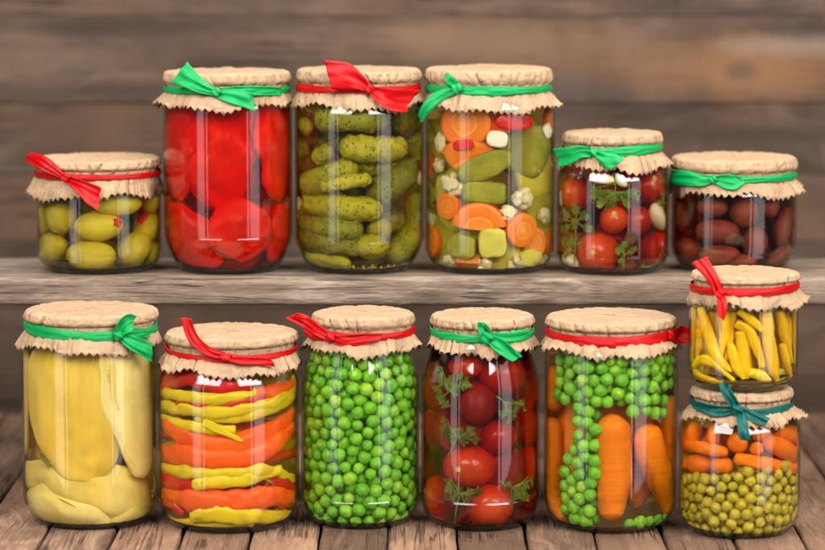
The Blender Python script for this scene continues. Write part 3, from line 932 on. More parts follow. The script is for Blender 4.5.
def slab(j, name, cx, cy, w, h, ang, thick, mat, label, cat, depth=0., power=3., bend=0., seed=1., tilt=0.):
    """cut piece with rounded edges: superellipse outline, given thickness"""
    a, b, t = j.m(w) / 2, j.m(h) / 2, thick * .0005
    n = 48
    V, Fc = [], []
    lay = [(.25, 1.), (.7, 1.), (.9, .95), (.98, .7), (1., .3), (1., -.3), (.98, -.7), (.9, -.95), (.7, -1.), (.25, -1.)]
    V.append(Vector((0, 0, t)))
    for (q, z) in lay:
        for i in range(n):
            f = 2 * PI * i / n
            c, s = math.cos(f), math.sin(f)
            k = (abs(c) ** power + abs(s) ** power) ** (-1 / power)
            k *= 1 + .06 * noise.noise(Vector((c * 1.5 + seed, s * 1.5, seed)))
            x, y = a * q * k * c, b * q * k * s
            V.append(Vector((x, y, z * t + bend * (x / a) ** 2 * a * .3 + .0005 * noise.noise(Vector((x * 120, y * 120, seed))))))
    V.append(Vector((0, 0, -t)))
    for i in range(n): Fc.append((0, 1 + i, 1 + (i + 1) % n))
    for k in range(len(lay) - 1):
        for i in range(n):
            i2 = (i + 1) % n
            Fc.append((1 + k * n + i, 1 + (k + 1) * n + i, 1 + (k + 1) * n + i2, 1 + k * n + i2))
    l = len(V) - 1
    for i in range(n): Fc.append((l, l - n + (i + 1) % n, l - n + i))
    o = mesh_obj(name, V, Fc, mat)
    tag(o, label, cat)
    c = j.at(cx, cy, t, depth)
    dx = c.x - j.X
    edge = min(abs(dx) + a * .8, j.r_in(c.z) - .001)
    back = -math.sqrt(max(1e-8, (j.r_in(c.z) - .001) ** 2 - edge ** 2)) + j.Y
    if back > c.y: c.y += (back - c.y) * .6
    nv = (j.nrm(c) * .8 + Vector((0, -.5, .05))).normalized()
    o.rotation_euler = (nv.to_track_quat('Z', 'Y').to_matrix() @ Matrix.Rotation(math.radians(tilt), 3, 'Y') @ Matrix.Rotation(math.radians(-ang), 3, 'Z')).to_euler()
    o.location = c
    squeeze(j, o)
    return o
def floret(j, cx, cy, r, mat, label, depth=0., seed=1):
    rnd = random.Random(seed)
    R = j.m(r)
    cs = []
    for i in range(26):
        a, u = rnd.uniform(0, 6.28), rnd.uniform(-.5, 1)
        q = math.sqrt(max(0, 1 - u * u))
        cs.append((Vector((q * math.cos(a), q * math.sin(a), u)) * .68, rnd.uniform(.26, .42)))
    cs.append((Vector((0, 0, -.35)), .5))
    V, Fc = [], []
    n, m = 40, 56
    for i in range(n + 1):
        th = PI * i / n
        for k in range(m):
            f = 2 * PI * k / m
            d = Vector((math.sin(th) * math.cos(f), math.sin(th) * math.sin(f), math.cos(th)))
            b = .42
            for c, rho in cs:
                dc = d.dot(c); disc = dc * dc - c.length_squared + rho * rho
                if disc > 0: b = max(b, dc + math.sqrt(disc))
            V.append(d * (R * b))
    for i in range(n):
        for k in range(m):
            k2 = (k + 1) % m
            Fc.append((i * m + k, (i + 1) * m + k, (i + 1) * m + k2, i * m + k2))
    c = j.at(cx, cy, R * .8, depth)
    o = mesh_obj('cauliflower_floret', V, Fc, mat, None, c)
    o.rotation_euler = (rnd.uniform(-.6, 1.6), rnd.uniform(-.6, .6), rnd.uniform(0, 6))
    tag(o, label, 'cauliflower')
    squeeze(j, o)
    return o
def sprig(j, stem, leaves, mat, label, depth=.0008, seed=3, stemw=3.):
    """parsley: stem points and leaflet centres in zoom pixels: (x, y, size, direction degrees)"""
    rnd = random.Random(seed)
    V, Fc = [], []
    o0 = j.at(stem[-1][0], stem[-1][1], .001, depth)
    def tube(pts, w0, w1):
        P = [j.at(p[0], p[1], .0006, depth + (p[2] * .001 if len(p) > 2 else 0)) for p in pts]
        C = [Vector(c) for c in catmull(P, [i / 12 for i in range(13)])]
        base = len(V)
        for i, c in enumerate(C):
            T = (C[min(12, i + 1)] - C[max(0, i - 1)]).normalized()
            e = T.orthogonal().normalized(); f = T.cross(e)
            r = w0 + (w1 - w0) * i / 12
            for k in range(6):
                a = k * PI / 3
                V.append(c + e * (r * math.cos(a)) + f * (r * math.sin(a)) - o0)
        for i in range(12):
            for k in range(6):
                Fc.append((base + i * 6 + k, base + i * 6 + (k + 1) % 6, base + (i + 1) * 6 + (k + 1) % 6, base + (i + 1) * 6 + k))
    w = j.m(stemw) * .5
    if len(stem) > 1: tube(stem, w, w * .7)
    leaves = list(leaves) + [(x + rnd.uniform(-13, 13), y + rnd.uniform(-13, 13), s * .85, dr + rnd.uniform(-50, 50)) for (x, y, s, dr) in leaves]
    for (x, y, s, dr) in leaves:
        # a feathery leaflet: three lobes, each cut into teeth
        c = j.at(x, y, .0012, depth + rnd.uniform(0, .004))
        nv = (j.nrm(c) + Vector((rnd.uniform(-.8, .8), rnd.uniform(-.2, .2), rnd.uniform(-.7, .8)))).normalized()
        d = math.radians(dr)
        up = Vector((math.cos(d), 0, -math.sin(d)))
        up = (up - nv * up.dot(nv)).normalized(); sd = nv.cross(up)
        R = j.m(s) * .82
        ss = min(stem, key=lambda p: (p[0] - x) ** 2 + (p[1] - y) ** 2)
        tube([ss, ((ss[0] + x) / 2 + rnd.uniform(-2, 2), (ss[1] + y) / 2 + rnd.uniform(-2, 2)), (x - math.cos(d) * s * .4, y - math.sin(d) * s * .4)], w * .6, w * .35)
        for la, ls, off in ((0, 1., .15), (42, .85, .05), (-42, .85, .05), (82, .66, -.05), (-82, .66, -.05)):
            la = math.radians(la + rnd.uniform(-9, 9)); ls *= rnd.uniform(.8, 1.1)
            u2 = up * math.cos(la) + sd * math.sin(la); s2 = nv.cross(u2)
            b0 = c + up * (R * off) - up * (R * .35)
            L = R * ls; curl = rnd.uniform(-.5, .6)
            n = 5
            # stalk-thin blade with pairs of pointed teeth
            for i in range(n + 1):
                t = i / n
                root = b0 + u2 * (L * t * .8) + nv * (curl * L * t * t * .5)
                tl = L * (.40 - .20 * abs(t - .45)) * rnd.uniform(.8, 1.15)
                for sg in ((1, -1) if i < n else (0,)):
                    dv = (u2 * .75 + s2 * (sg * .8)).normalized() if sg else u2
                    tw = tl * .19
                    pv = nv.cross(dv)
                    k = len(V)
                    lift = nv * (rnd.uniform(-.15, .3) * tl)
                    for q in (root - pv * tw * .55, root + dv * tl * .5 - pv * tw + lift * .4, root + dv * tl + lift, root + dv * tl * .5 + pv * tw + lift * .4, root + pv * tw * .55): V.append(q - o0)
                    Fc.append((k, k + 1, k + 3, k + 4)); Fc.append((k + 1, k + 2, k + 3))
                if i < n:
                    k = len(V); e = b0 + u2 * (L * (t + 1 / n) * .8) + nv * (curl * L * (t + 1 / n) ** 2 * .5)
                    for q in (root - s2 * L * .06, root + s2 * L * .06, e + s2 * L * .05, e - s2 * L * .05): V.append(q - o0)
                    Fc.append((k, k + 1, k + 2, k + 3))
    # keep everything inside the glass
    for i, v in enumerate(V):
        q = v + o0
        R = j.r_in(q.z) - .0008
        dx, dy = q.x - j.X, q.y - j.Y
        rr = math.hypot(dx, dy)
        if rr > R:
            q = Vector((j.X + dx * R / rr, j.Y + dy * R / rr, q.z)); V[i] = q - o0
        if q.z < j.zfl: V[i] = Vector((V[i].x, V[i].y, j.zfl - o0.z))
    o = mesh_obj('parsley_sprig', V, Fc, mat, None, o0, smooth=False, solid=.0003)
    tag(o, label, 'parsley')
    return o
# ------------------------------------------------------------------ food materials
V_OLIVE = mat_veg('green olive', (.54, .41, .030), (.36, .275, .018), 45, .34, .25, dots=(420, .10, (.50, .44, .10), .35), vary=.15)
V_PIM = mat_veg('red pimento', (.55, .03, .01), (.42, .015, .006), 200, .4, .2)
V_REDPEP = mat_veg('red pepper skin', (.70, .035, .006), (.54, .012, .004), 30, .34, .35, vary=.1, streak=(70, 70, 16), spec=.2)
V_GHERK = mat_veg('gherkin skin', (.27, .235, .016), (.13, .13, .010), 40, .42, .2, dots=(330, .17, (.050, .060, .006), .85), bump=.6, vary=.25)
V_GHERKL = mat_veg('pale gherkin skin', (.42, .35, .022), (.25, .225, .014), 40, .40, .25, dots=(330, .15, (.085, .09, .010), .8), bump=.6, vary=.2)
V_PICK = mat_veg('pickle flesh', (.58, .50, .09), (.46, .40, .05), 70, .35, .45, bump=.2)
V_PICKD = mat_veg('pickle rind', (.32, .29, .028), (.20, .19, .016), 70, .4, .25, dots=(260, .12, (.36, .33, .05), .35), bump=.3)
V_CARROT = mat_veg('carrot', (.95, .26, .006), (.90, .19, .003), 35, .40, .30, vary=.08, streak=(30, 30, 420), bump=.25)
V_BABY = mat_veg('baby carrot', (.95, .225, .005), (.86, .16, .002), 50, .36, .35, vary=.1)
V_CAUL = mat_veg('cauliflower', (.78, .66, .40), (.70, .55, .28), 120, .6, .3, bump=.6, bscale=900)
V_GARLIC = mat_veg('garlic', (.80, .70, .48), (.70, .56, .33), 40, .42, .45, bump=.1)
V_ONION = mat_veg('onion', (.80, .74, .58), (.70, .64, .42), 40, .35, .5, bump=.1)
V_TOM = mat_veg('tomato skin', (.42, .020, .004), (.26, .006, .002), 24, .22, .12, vary=.12, spec=.3, bump=.03)
V_TOMO = mat_veg('orange red tomato skin', (.58, .075, .006), (.34, .011, .002), 26, .22, .12, vary=.08, spec=.3, bump=.03)
V_TOMD = mat_veg('dark tomato skin', (.26, .016, .010), (.17, .008, .006), 24, .3, .25, vary=.1, bump=.05)
V_SCAR = mat_veg('stem scar', (.62, .40, .10), (.45, .22, .05), 300, .6, .1)
V_BROWN = mat_veg('brown olive skin', (.27, .060, .023), (.16, .031, .015), 42, .36, .25, vary=.18, dots=(420, .08, (.42, .15, .06), .3))
V_PEAR = mat_veg('pear flesh', (.92, .72, .26), (.80, .54, .09), 26, .45, .4, vary=.05, streak=(80, 80, 9), bump=.2)
V_PEARY = mat_veg('yellow pear flesh', (.92, .64, .12), (.80, .47, .04), 26, .45, .4, vary=.05, streak=(80, 80, 9), bump=.2)
V_PRED = mat_veg('red pepper', (.66, .014, .005), (.52, .006, .003), 45, .26, .3, vary=.1, spec=.25)
V_PORA = mat_veg('orange pepper', (.90, .125, .004), (.84, .080, .003), 45, .28, .3, vary=.08, spec=.22)
V_PYEL = mat_veg('yellow pepper', (.84, .58, .012), (.68, .48, .008), 45, .30, .3, vary=.1, spec=.22)
V_CHILI = mat_veg('yellow chilli', (.96, .56, .005), (.88, .46, .003), 40, .32, .35, vary=.14, spec=.22)
V_STEM = mat_veg('stalk', (.22, .22, .03), (.12, .14, .02), 80, .5, .1)
V_PARS = mat_veg('parsley leaf', (.19, .28, .025), (.09, .16, .014), 140, .5, .15, vary=.1)
V_DILL = mat_veg('dill stalk', (.26, .22, .03), (.16, .14, .02), 140, .5, .1)
V_SEED = mat_veg('mustard seed', (.62, .46, .14), (.44, .30, .08), 300, .5, .1)
V_SPICE = mat_veg('dark spice', (.10, .07, .02), (.05, .04, .012), 200, .5, .0)

def pea_mat(name, c1, c2, c3):
    t = NT(name)
    info = t.n('ShaderNodeObjectInfo').outputs['Random']
    isl = t.n('ShaderNodeNewGeometry').outputs['Random Per Island']
    r = t.math('FRACT', t.math('ADD', info, t.math('MULTIPLY', isl, 7.31)))
    c = t.ramp(r, [(.0, c1), (.55, c2), (.88, c2), (1., c3)])
    co = t.coords()
    f = t.noise(co, 260, 3, .5)
    c = t.mix(t.math('MULTIPLY', f, .45), c, rgb(tuple(min(1, x * 1.25) for x in c2)))
    p = t.n('ShaderNodeBsdfPrincipled', {'Base Color': c, 'Roughness': .38, 'Subsurface Weight': .3, 'Subsurface Radius': (.003, .004, .001), 'Subsurface Scale': 1.,
        'Specular IOR Level': .4, 'Normal': t.bump(t.noise(co, 420, 2, .5), .15, .0008)})
    return t.finish(p.outputs[0])
V_PEA = pea_mat('fresh pea skin', (.09, .32, .010), (.20, .48, .018), (.42, .56, .04))
V_CPEA = pea_mat('canned pea skin', (.38, .29, .010), (.50, .38, .015), (.58, .46, .03))
def carrot_ring_mat(name='carrot slice'):
    t = NT(name)
    co = t.n('ShaderNodeTexCoord').outputs['Object']
    flat = t.n('ShaderNodeVectorMath', {0: co, 1: (1, 1, 0)}, operation='MULTIPLY').outputs[0]
    r = t.n('ShaderNodeVectorMath', {0: flat}, operation='LENGTH').outputs['Value']
    r = t.math('ADD', r, t.math('MULTIPLY_ADD', t.noise(co, 3.5, 3, .6), .16, -.08))
    c = t.ramp(r, [(.0, (.86, .30, .03)), (.40, (.84, .24, .016)), (.47, (.93, .40, .07)), (.53, (.80, .19, .010)), (.9, (.84, .22, .012)), (1., (.74, .15, .008))])
    ang = t.noise(t.n('ShaderNodeVectorMath', {0: flat}, operation='NORMALIZE').outputs[0], 9., 3, .6)
    c = t.mix(t.math('MULTIPLY', ang, .3), c, (.70, .14, .006, 1))
    p = t.n('ShaderNodeBsdfPrincipled', {'Base Color': c, 'Roughness': .36, 'Subsurface Weight': .3, 'Subsurface Radius': (.006, .003, .002), 'Subsurface Scale': 1.,
        'Specular IOR Level': .4, 'Normal': t.bump(t.noise(co, 14., 4, .6), .2, .0008)})
    return t.finish(p.outputs[0])
V_SLICE = carrot_ring_mat()

# ------------------------------------------------------------------ A: green olives
j = J['A']; r5 = random.Random(5)
OL = [(125, 380, 80, 70, 88, 'standing upright under the ribbon tail', (0, 0)),
      (203, 403, 104, 64, -4, 'lying flat at the front of its jar, tip stuffed red', (245, 394)),
      (318, 405, 84, 70, 20, 'with a broad red pimento on top', (291, 383)),
      (187, 470, 106, 62, 2, 'lying lowest in its jar', (0, 0)),
      (278, 452, 96, 80, 75, 'standing big and pale below the red pimento', (0, 0)),
      (108, 452, 84, 62, -8, 'at the bottom behind the glass, far from the red peppers', (0, 0)),
      (77, 380, 90, 56, 92, 'half hidden at the jar edge under the red ribbon', (0, 0)),
      (245, 352, 104, 50, -3, 'topmost under the middle of the paper frill', (0, 0)),
      (323, 348, 62, 50, 10, 'small, under the frill next to the red pepper jar', (0, 0)),
      (336, 462, 80, 46, 90, 'at the bottom edge next to the red pepper jar', (0, 0))]
fix = []
for (x, y, w, h, a, d, pim) in OL:
    o = ell(j, 'green_olive', x, y, w * 1.03, h * 1.09, a, V_OLIVE, 'green olive ' + d, 'olive', 'green olives in the squat jar', seed=x, lump=(.0005, 60))
    fix.append((o.location, j.m((w + h) / 4)))
    if pim[0]: scar_disc(o, j, pim[0], pim[1], 11 if x < 250 else 15, V_PIM, 'pimento', .0012)
ol0 = COL.objects[o.name]
P = pack(j, 15, j.m(70) / 2, j.zfl, j.zf + .004, fix, rng=3)
for p in P:
    copy_item(ol0, p, rnd_rot(r5), 1.05, 'green olive deep inside the squat jar, behind the front olives', 'green olives behind the front ones', j=j)

# ------------------------------------------------------------------ B: red peppers
j = J['B']
BP = [([(92, 112), (72, 220), (78, 345)], [52, 66, 54], 'long red pepper along the edge nearest the green olives', .001),
      ([(168, 118), (152, 240), (178, 375)], [66, 84, 60], 'broad red pepper in the middle of its jar', .004),
      ([(262, 110), (282, 220), (282, 345)], [60, 70, 54], 'long red pepper along the edge nearest the gherkins', .001),
      ([(58, 352), (98, 425), (165, 492)], [46, 62, 44], 'red pepper slanting at the jar bottom nearest the olives', 0),
      ([(182, 340), (205, 410), (222, 492)], [62, 74, 52], 'round red pepper at the bottom centre of its jar', .002),
      ([(290, 352), (290, 410), (272, 492)], [46, 54, 38], 'red pepper at the jar bottom nearest the gherkins', 0),
      ([(218, 112), (214, 180), (226, 250)], [46, 54, 34], 'red pepper under the frill between the two long ones', .010)]
for i, (pts, rad, d, dp) in enumerate(BP):
    V, Fc, cen, info = pod_geom(j, pts, rad, depth=dp, flat=.42, n=40, m=36, lump=(.0034, 62), seed=i * 3.3, sect=lambda a, t, i=i: 1 + .09 * math.cos(3 * a + i) + .05 * math.cos(6 * a + i * 2 + t * 3) + .02 * math.sin(t * 17 + 2 * a))
    squeeze(j, add_item('red_pepper', [v - cen for v in V], Fc, V_REDPEP, cen, d, 'pepper', 'red peppers in the tall jar'))
for i, (x, y) in enumerate(((120, 180), (235, 190), (180, 290), (110, 390), (245, 400), (180, 440))):
    ell(j, 'red_pepper', x, y, 190, 130, 90 + i * 20, V_REDPEP, 'red pepper hidden in the core of the tall red jar', 'pepper', 'red peppers inside the tall jar', depth=.018, lump=(.002, 50), seed=i)

# ------------------------------------------------------------------ C: gherkins
j = J['C']
CG = [((75, 162), (235, 160), 30, 0, 'topmost, lying under the frill', V_GHERK),
      ((125, 220), (272, 221), 29, 0, 'with dark warts, second from the top', V_GHERKL),
      ((232, 165), (312, 170), 30, .012, 'pushed under the frill next to the mixed vegetable jar', V_GHERK),
      ((24, 312), (166, 264), 31, .001, 'pale tipped, slanting up from the jar edge', V_GHERKL),
      ((84, 314), (198, 296), 17, 0, 'smallest, with a nub at its tip', V_GHERKL),
      ((56, 342), (222, 366), 30, .002, 'biggest lying one across the middle', V_GHERKL),
      ((195, 350), (298, 262), 36, .003, 'slanting behind the upright one', V_GHERK),
      ((46, 392), (178, 412), 25, .001, 'dark, below the biggest lying one', V_GHERK),
      ((24, 436), (186, 446), 30, .004, 'dark, lying second from the bottom', V_GHERK),
      ((34, 470), (150, 487), 21, .0, 'lowest one, lying on the jar bottom', V_GHERKL),
      ((200, 420), (190, 504), 38, .002, 'stubby, standing on end at the bottom', V_GHERKL),
      ((236, 500), (308, 322), 33, .0, 'long, standing upright at the edge', V_GHERK),
      ((48, 200), (50, 258), 27, .001, 'seen end on at the upper jar edge', V_GHERK),
      ((70, 250), (108, 222), 19, .002, 'short pale stub behind the warty ones', V_GHERKL),
      ((30, 172), (68, 176), 20, .001, 'seen end on in the top corner under the frill', V_GHERKL),
      ((150, 268), (246, 262), 22, .012, 'dark, deep in the gap at mid height', V_GHERK),
      ((186, 412), (238, 404), 24, .008, 'yellow, deep below the biggest lying one', V_GHERKL),
      ((290, 190), (312, 262), 24, .003, 'upright at the upper edge next to the mixed vegetable jar', V_GHERK),
      ((28, 340), (40, 400), 22, .003, 'standing at the jar edge at mid height', V_GHERK)]
def gherkin(j, a, b, r, dp, d, mat, i, grp='gherkins in the tall jar'):
    mx, my = (a[0] + b[0]) / 2, (a[1] + b[1]) / 2
    L = math.hypot(b[0] - a[0], b[1] - a[1])
    bend = r * .22 * (1 if i % 2 else -1)
    nx, ny = -(b[1] - a[1]) / L * bend, (b[0] - a[0]) / L * bend
    pts = [a, (mx + nx, my + ny), b]
    if L < 2.4 * r: pts = [a, b]
    caps = ('round', 'round') if L > 2.4 * r else ('ell', 'ell')
    o, info = pod(j, 'gherkin', pts, [r * .84, r, r * .97, r * .80], mat, ('gherkin ' + d) if grp.endswith('jar') else d, 'gherkin', grp, caps=caps, n=56, m=48, lump=(.0011, 75), warts=(.0012, 270), seed=i * 1.7, depth=dp)
    return o
for i, (a, b, r, dp, d, mat) in enumerate(CG): gherkin(j, a, b, r, dp, d, mat, i)
for i, (a, b) in enumerate((((60, 200), (280, 240)), ((40, 300), (240, 330)), ((120, 420), (300, 380)), ((80, 470), (280, 460)), ((100, 160), (280, 170)))):
    gherkin(j, a, b, 34, .022, 'gherkin hidden deep in the tall jar', V_GHERK, i, 'gherkins behind the front ones')
ell(j, 'garlic_clove', 40, 356, 42, 30, 80, V_GARLIC, 'pale garlic clove at the edge of the gherkin jar', 'garlic', depth=.001)
ell(j, 'garlic_clove', 306, 292, 36, 24, -60, V_GARLIC, 'small garlic clove next to the upright gherkin', 'garlic', depth=.0)
V, Fc = [], []
rs = random.Random(9)
for i in range(110):
    a = rs.uniform(-1.5, 1.5); rr = (j.r_in(j.zfl + .002) - .002) * rs.uniform(.75, 1.)
    c = Vector((rr * math.sin(a), -rr * math.cos(a), .0013 + rs.uniform(0, .0022)))
    b = len(V); q = rs.uniform(.0008, .0012)
    for k in range(5):
        for m_ in range(8):
            th = PI * k / 4; f = m_ * PI / 4
            V.append(c + Vector((math.sin(th) * math.cos(f), math.sin(th) * math.sin(f), math.cos(th))) * q)
    for k in range(4):
        for m_ in range(8):
            Fc.append((b + k * 8 + m_, b + k * 8 + (m_ + 1) % 8, b + k * 8 + 8 + (m_ + 1) % 8, b + k * 8 + 8 + m_))
o = mesh_obj('mustard_seeds', V, Fc, V_SEED, None, (j.X, j.Y, j.zfl))
tag(o, 'yellow mustard seeds lying on the bottom of the gherkin jar', 'mustard seed', kind='stuff')

# ------------------------------------------------------------------ D: mixed vegetables
j = J['D']
for (x, y, r, th, dp, tl, arc, sp, d) in [
    (118, 166, 60, 7, .0, (8, -4), (0, 360), 0, 'round carrot slice with a clear core ring, at the top under the green bow'),
    (128, 292, 92, 8, .003, (20, 10), (60, 150), -10, 'big carrot wedge slanting in the upper half of its jar'),
    (147, 412, 64, 9, .001, (6, 4), (8, 172), 0, 'half moon carrot slice in the lower middle'),
    (240, 412, 40, 9, .0, (10, 16), (0, 360), 40, 'thick carrot slice under the two cauliflower pieces'),
    (298, 440, 38, 9, .001, (0, 20), (0, 360), 0, 'carrot slice at the lower edge nearest the tomatoes'),
    (48, 440, 40, 8, .001, (0, -16), (0, 360), 0, 'carrot slice at the lower edge nearest the gherkins'),
    (84, 356, 32, 8, .004, (10, -10), (0, 360), 0, 'small carrot slice above the half moon slice'),
    (126, 500, 32, 8, .001, (-20, 0), (0, 180), 0, 'carrot piece lying on the jar bottom'),
    (300, 160, 34, 8, .002, (0, 22), (0, 360), 0, 'carrot slice under the frill nearest the tomatoes'),
    (40, 262, 34, 8, .003, (0, -20), (0, 360), 0, 'carrot slice at the edge at mid height nearest the gherkins'),
    (262, 440, 34, 8, .010, (0, 0), (0, 360), 0, 'carrot slice deep behind the thick slice')]:
    slice_disc(j, 'carrot_slice', x, y, r, th, V_SLICE, d, 'carrot slice', tl, arc, dp, sp)
for i, (x, y, r, dp, d) in enumerate([(72, 212, 26, 0, 'round cauliflower piece below the top carrot slice'), (92, 308, 30, 0, 'large cauliflower piece at the middle of its jar'),
    (60, 266, 19, 0, 'small cauliflower piece above the large one'), (243, 340, 25, 0, 'cauliflower piece in front of the big pickle slice'), (212, 376, 21, 0, 'cauliflower piece touching the half moon carrot'),
    (288, 382, 22, .001, 'cauliflower piece at the edge nearest the tomatoes'), (160, 500, 19, 0, 'cauliflower piece on the jar bottom in the middle'), (230, 498, 20, 0, 'cauliflower piece on the jar bottom below the thick carrot slice'),
    (286, 494, 18, 0, 'cauliflower crumb in the bottom corner nearest the tomatoes'), (84, 486, 19, 0, 'cauliflower crumb in the bottom corner nearest the gherkins'), (48, 386, 24, .003, 'cauliflower piece behind the carrots at the edge nearest the gherkins')]):
    floret(j, x, y, r, V_CAUL, d, dp, seed=i + 3)
for i, (x, y, w, h, a, th, m_, dp, pw, d) in enumerate([
    (258, 272, 150, 104, 78, 9, V_PICK, .001, 2.2, 'large yellow green pickle slice on the side nearest the tomatoes'),
    (160, 266, 130, 58, -24, 9, V_PICKD, .004, 2.4, 'dark pickle crescent under the big carrot wedge'),
    (160, 326, 96, 48, 3, 10, V_PICKD, .003, 5., 'dark pickle block above the half moon carrot'),
    (112, 450, 62, 52, 4, 10, V_PICKD, .0, 4., 'dark square pickle chunk below the half moon carrot'),
    (178, 442, 66, 62, 88, 10, V_PICK, .0, 4., 'pale square pickle chunk beside the dark one'),
    (258, 476, 62, 40, 12, 10, V_PICK, .004, 3., 'pale pickle chunk low behind the cauliflower'),
    (52, 326, 60, 48, 30, 10, V_PICKD, .005, 3., 'dark pickle chunk at the edge nearest the gherkins'),
    (46, 192, 60, 50, 60, 10, V_PICK, .006, 3., 'pickle chunk at the top edge nearest the gherkins'),
    (304, 300, 90, 40, 84, 9, V_PICK, .006, 3., 'pickle slice upright at the edge nearest the tomatoes')]):
    slab(j, 'pickle_slice', x, y, w, h, a, th, m_, d, 'pickle slice', dp, pw, seed=i * 2.1)
slab(j, 'onion_piece', 188, 204, 48, 36, 10, 6, V_ONION, 'white onion piece beside the top carrot slice', 'onion', .001, 3.)
slab(j, 'onion_piece', 296, 186, 36, 30, 60, 6, V_ONION, 'white onion piece in the top corner nearest the tomatoes', 'onion', .002, 3.)
slab(j, 'pepper_strip', 226, 164, 90, 38, 4, 6, V_PRED, 'bright red pepper strip at the top of the mixed jar', 'pepper strip', .001, 2.6, .2)
slab(j, 'pepper_strip', 112, 218, 50, 24, -8, 5, V_PRED, 'small red pepper strip above the carrot wedge', 'pepper strip', .001, 3.)
slab(j, 'pepper_strip', 190, 166, 60, 60, 70, 6, V_PORA, 'orange red pepper strip behind the top carrot slice', 'pepper strip', .007, 3.)
for i, (x, y) in enumerate(((90, 220), (230, 220), (120, 340), (250, 380), (160, 460), (80, 430))):
    slab(j, 'pickle_slice', x, y, 150, 120, i * 40, 16, (V_PICK, V_PICKD)[i % 2], 'pickle slice deep inside the mixed jar', 'pickle slice', .015, 3., seed=i)
    COL.objects[-1]['group'] = 'pickle slices deep inside the mixed jar'

# ------------------------------------------------------------------ E: cherry tomatoes
j = J['E']
ET = [(165, 432, 126, 122, 'with a yellow scar, biggest and lowest at the front', V_TOMO, (148, 432), .0),
      (210, 332, 96, 88, 'with a green scar, in the middle under the parsley', V_TOMO, (213, 317), .001),
      (312, 232, 108, 92, 'under the frill nearest the brown olives', V_TOM, (331, 212), .0),
      (106, 256, 112, 106, 'dull orange, at the upper edge nearest the mixed jar', V_TOMO, None, .003),
      (312, 420, 118, 122, 'at the bottom nearest the brown olives', V_TOM, None, .001),
      (270, 335, 80, 92, 'deep red, half hidden in the middle', V_TOM, None, .009),
      (236, 205, 90, 64, 'behind the garlic under the frill', V_TOM, None, .012),
      (345, 335, 70, 90, 'at the edge behind the garlic clove', V_TOM, None, .004)]
fix = []
for (x, y, w, h, d, m_, sc, dp) in ET:
    o = ell(j, 'cherry_tomato', x, y, w * .84, h, 0, m_, 'cherry tomato ' + d, 'tomato', 'cherry tomatoes in the small jar', seed=x, depth=dp, lump=(.0004, 50), n=30, m=40)
    fix.append((o.location, j.m((w + h) / 4)))
    if sc: scar_disc(o, j, sc[0], sc[1], 9, V_SCAR)
for p in pack(j, 5, j.m(100) / 2, j.zfl, j.zf, fix, rng=8):
    copy_item(o, p, rnd_rot(r5), 1.1, 'cherry tomato deep inside the small jar', 'cherry tomatoes behind the front ones', j=j)
ell(j, 'garlic_clove', 175, 210, 78, 32, 8, V_GARLIC, 'garlic clove lying under the frill of the cherry tomato jar', 'garlic', depth=.0)
ell(j, 'garlic_clove', 228, 214, 56, 30, 40, V_GARLIC, 'garlic clove slanting behind the parsley stem', 'garlic', depth=.001)
ell(j, 'garlic_clove', 334, 325, 78, 56, 70, V_GARLIC, 'plump garlic clove at the edge nearest the brown olives', 'garlic', depth=.0)
ell(j, 'garlic_clove', 84, 474, 66, 44, -20, V_GARLIC, 'garlic clove at the jar bottom under the parsley', 'garlic', depth=.0005)
ell(j, 'garlic_clove', 46, 268, 50, 26, 80, V_GARLIC, 'garlic clove at the edge nearest the mixed jar', 'garlic', depth=.0)
sprig(j, [(210, 195), (214, 225), (216, 250)], [(216, 262, 34, -90), (190, 255, 34, 200), (165, 252, 32, 170), (175, 275, 30, 220), (242, 258, 32, -20), (268, 250, 32, 10), (250, 280, 30, -60), (205, 285, 28, -110), (280, 268, 22, -30), (150, 240, 22, 150)],
      V_PARS, 'parsley sprig spread above the middle cherry tomato', seed=3)
sprig(j, [(92, 470), (95, 410), (95, 340)], [(95, 300, 36, 90), (70, 325, 34, 140), (122, 322, 34, 40), (62, 362, 34, 190), (130, 362, 32, 0), (92, 350, 34, 90), (60, 402, 34, 200), (125, 400, 26, -20), (88, 400, 32, 250), (68, 436, 28, 220), (48, 340, 24, 150)],
      V_PARS, 'large parsley sprig along the edge nearest the mixed jar', seed=6)
sprig(j, [(240, 480), (242, 440)], [(242, 410, 26, 90), (225, 430, 24, 150), (260, 432, 22, 30), (232, 460, 22, 200)], V_PARS, 'small parsley sprig between the two lowest tomatoes', seed=8, depth=.002)
sprig(j, [(360, 330), (356, 280)], [(356, 262, 26, 90), (346, 285, 24, 150), (364, 300, 24, 30), (352, 320, 22, 200)], V_PARS, 'parsley sprig at the upper edge nearest the brown olives', seed=9, depth=.001)
sprig(j, [(300, 478), (335, 470)], [(345, 460, 26, 20), (325, 478, 24, 200), (290, 484, 24, 180), (360, 440, 22, 60)], V_PARS, 'parsley leaf lying on the bottom of the cherry tomato jar', seed=10, depth=.001)

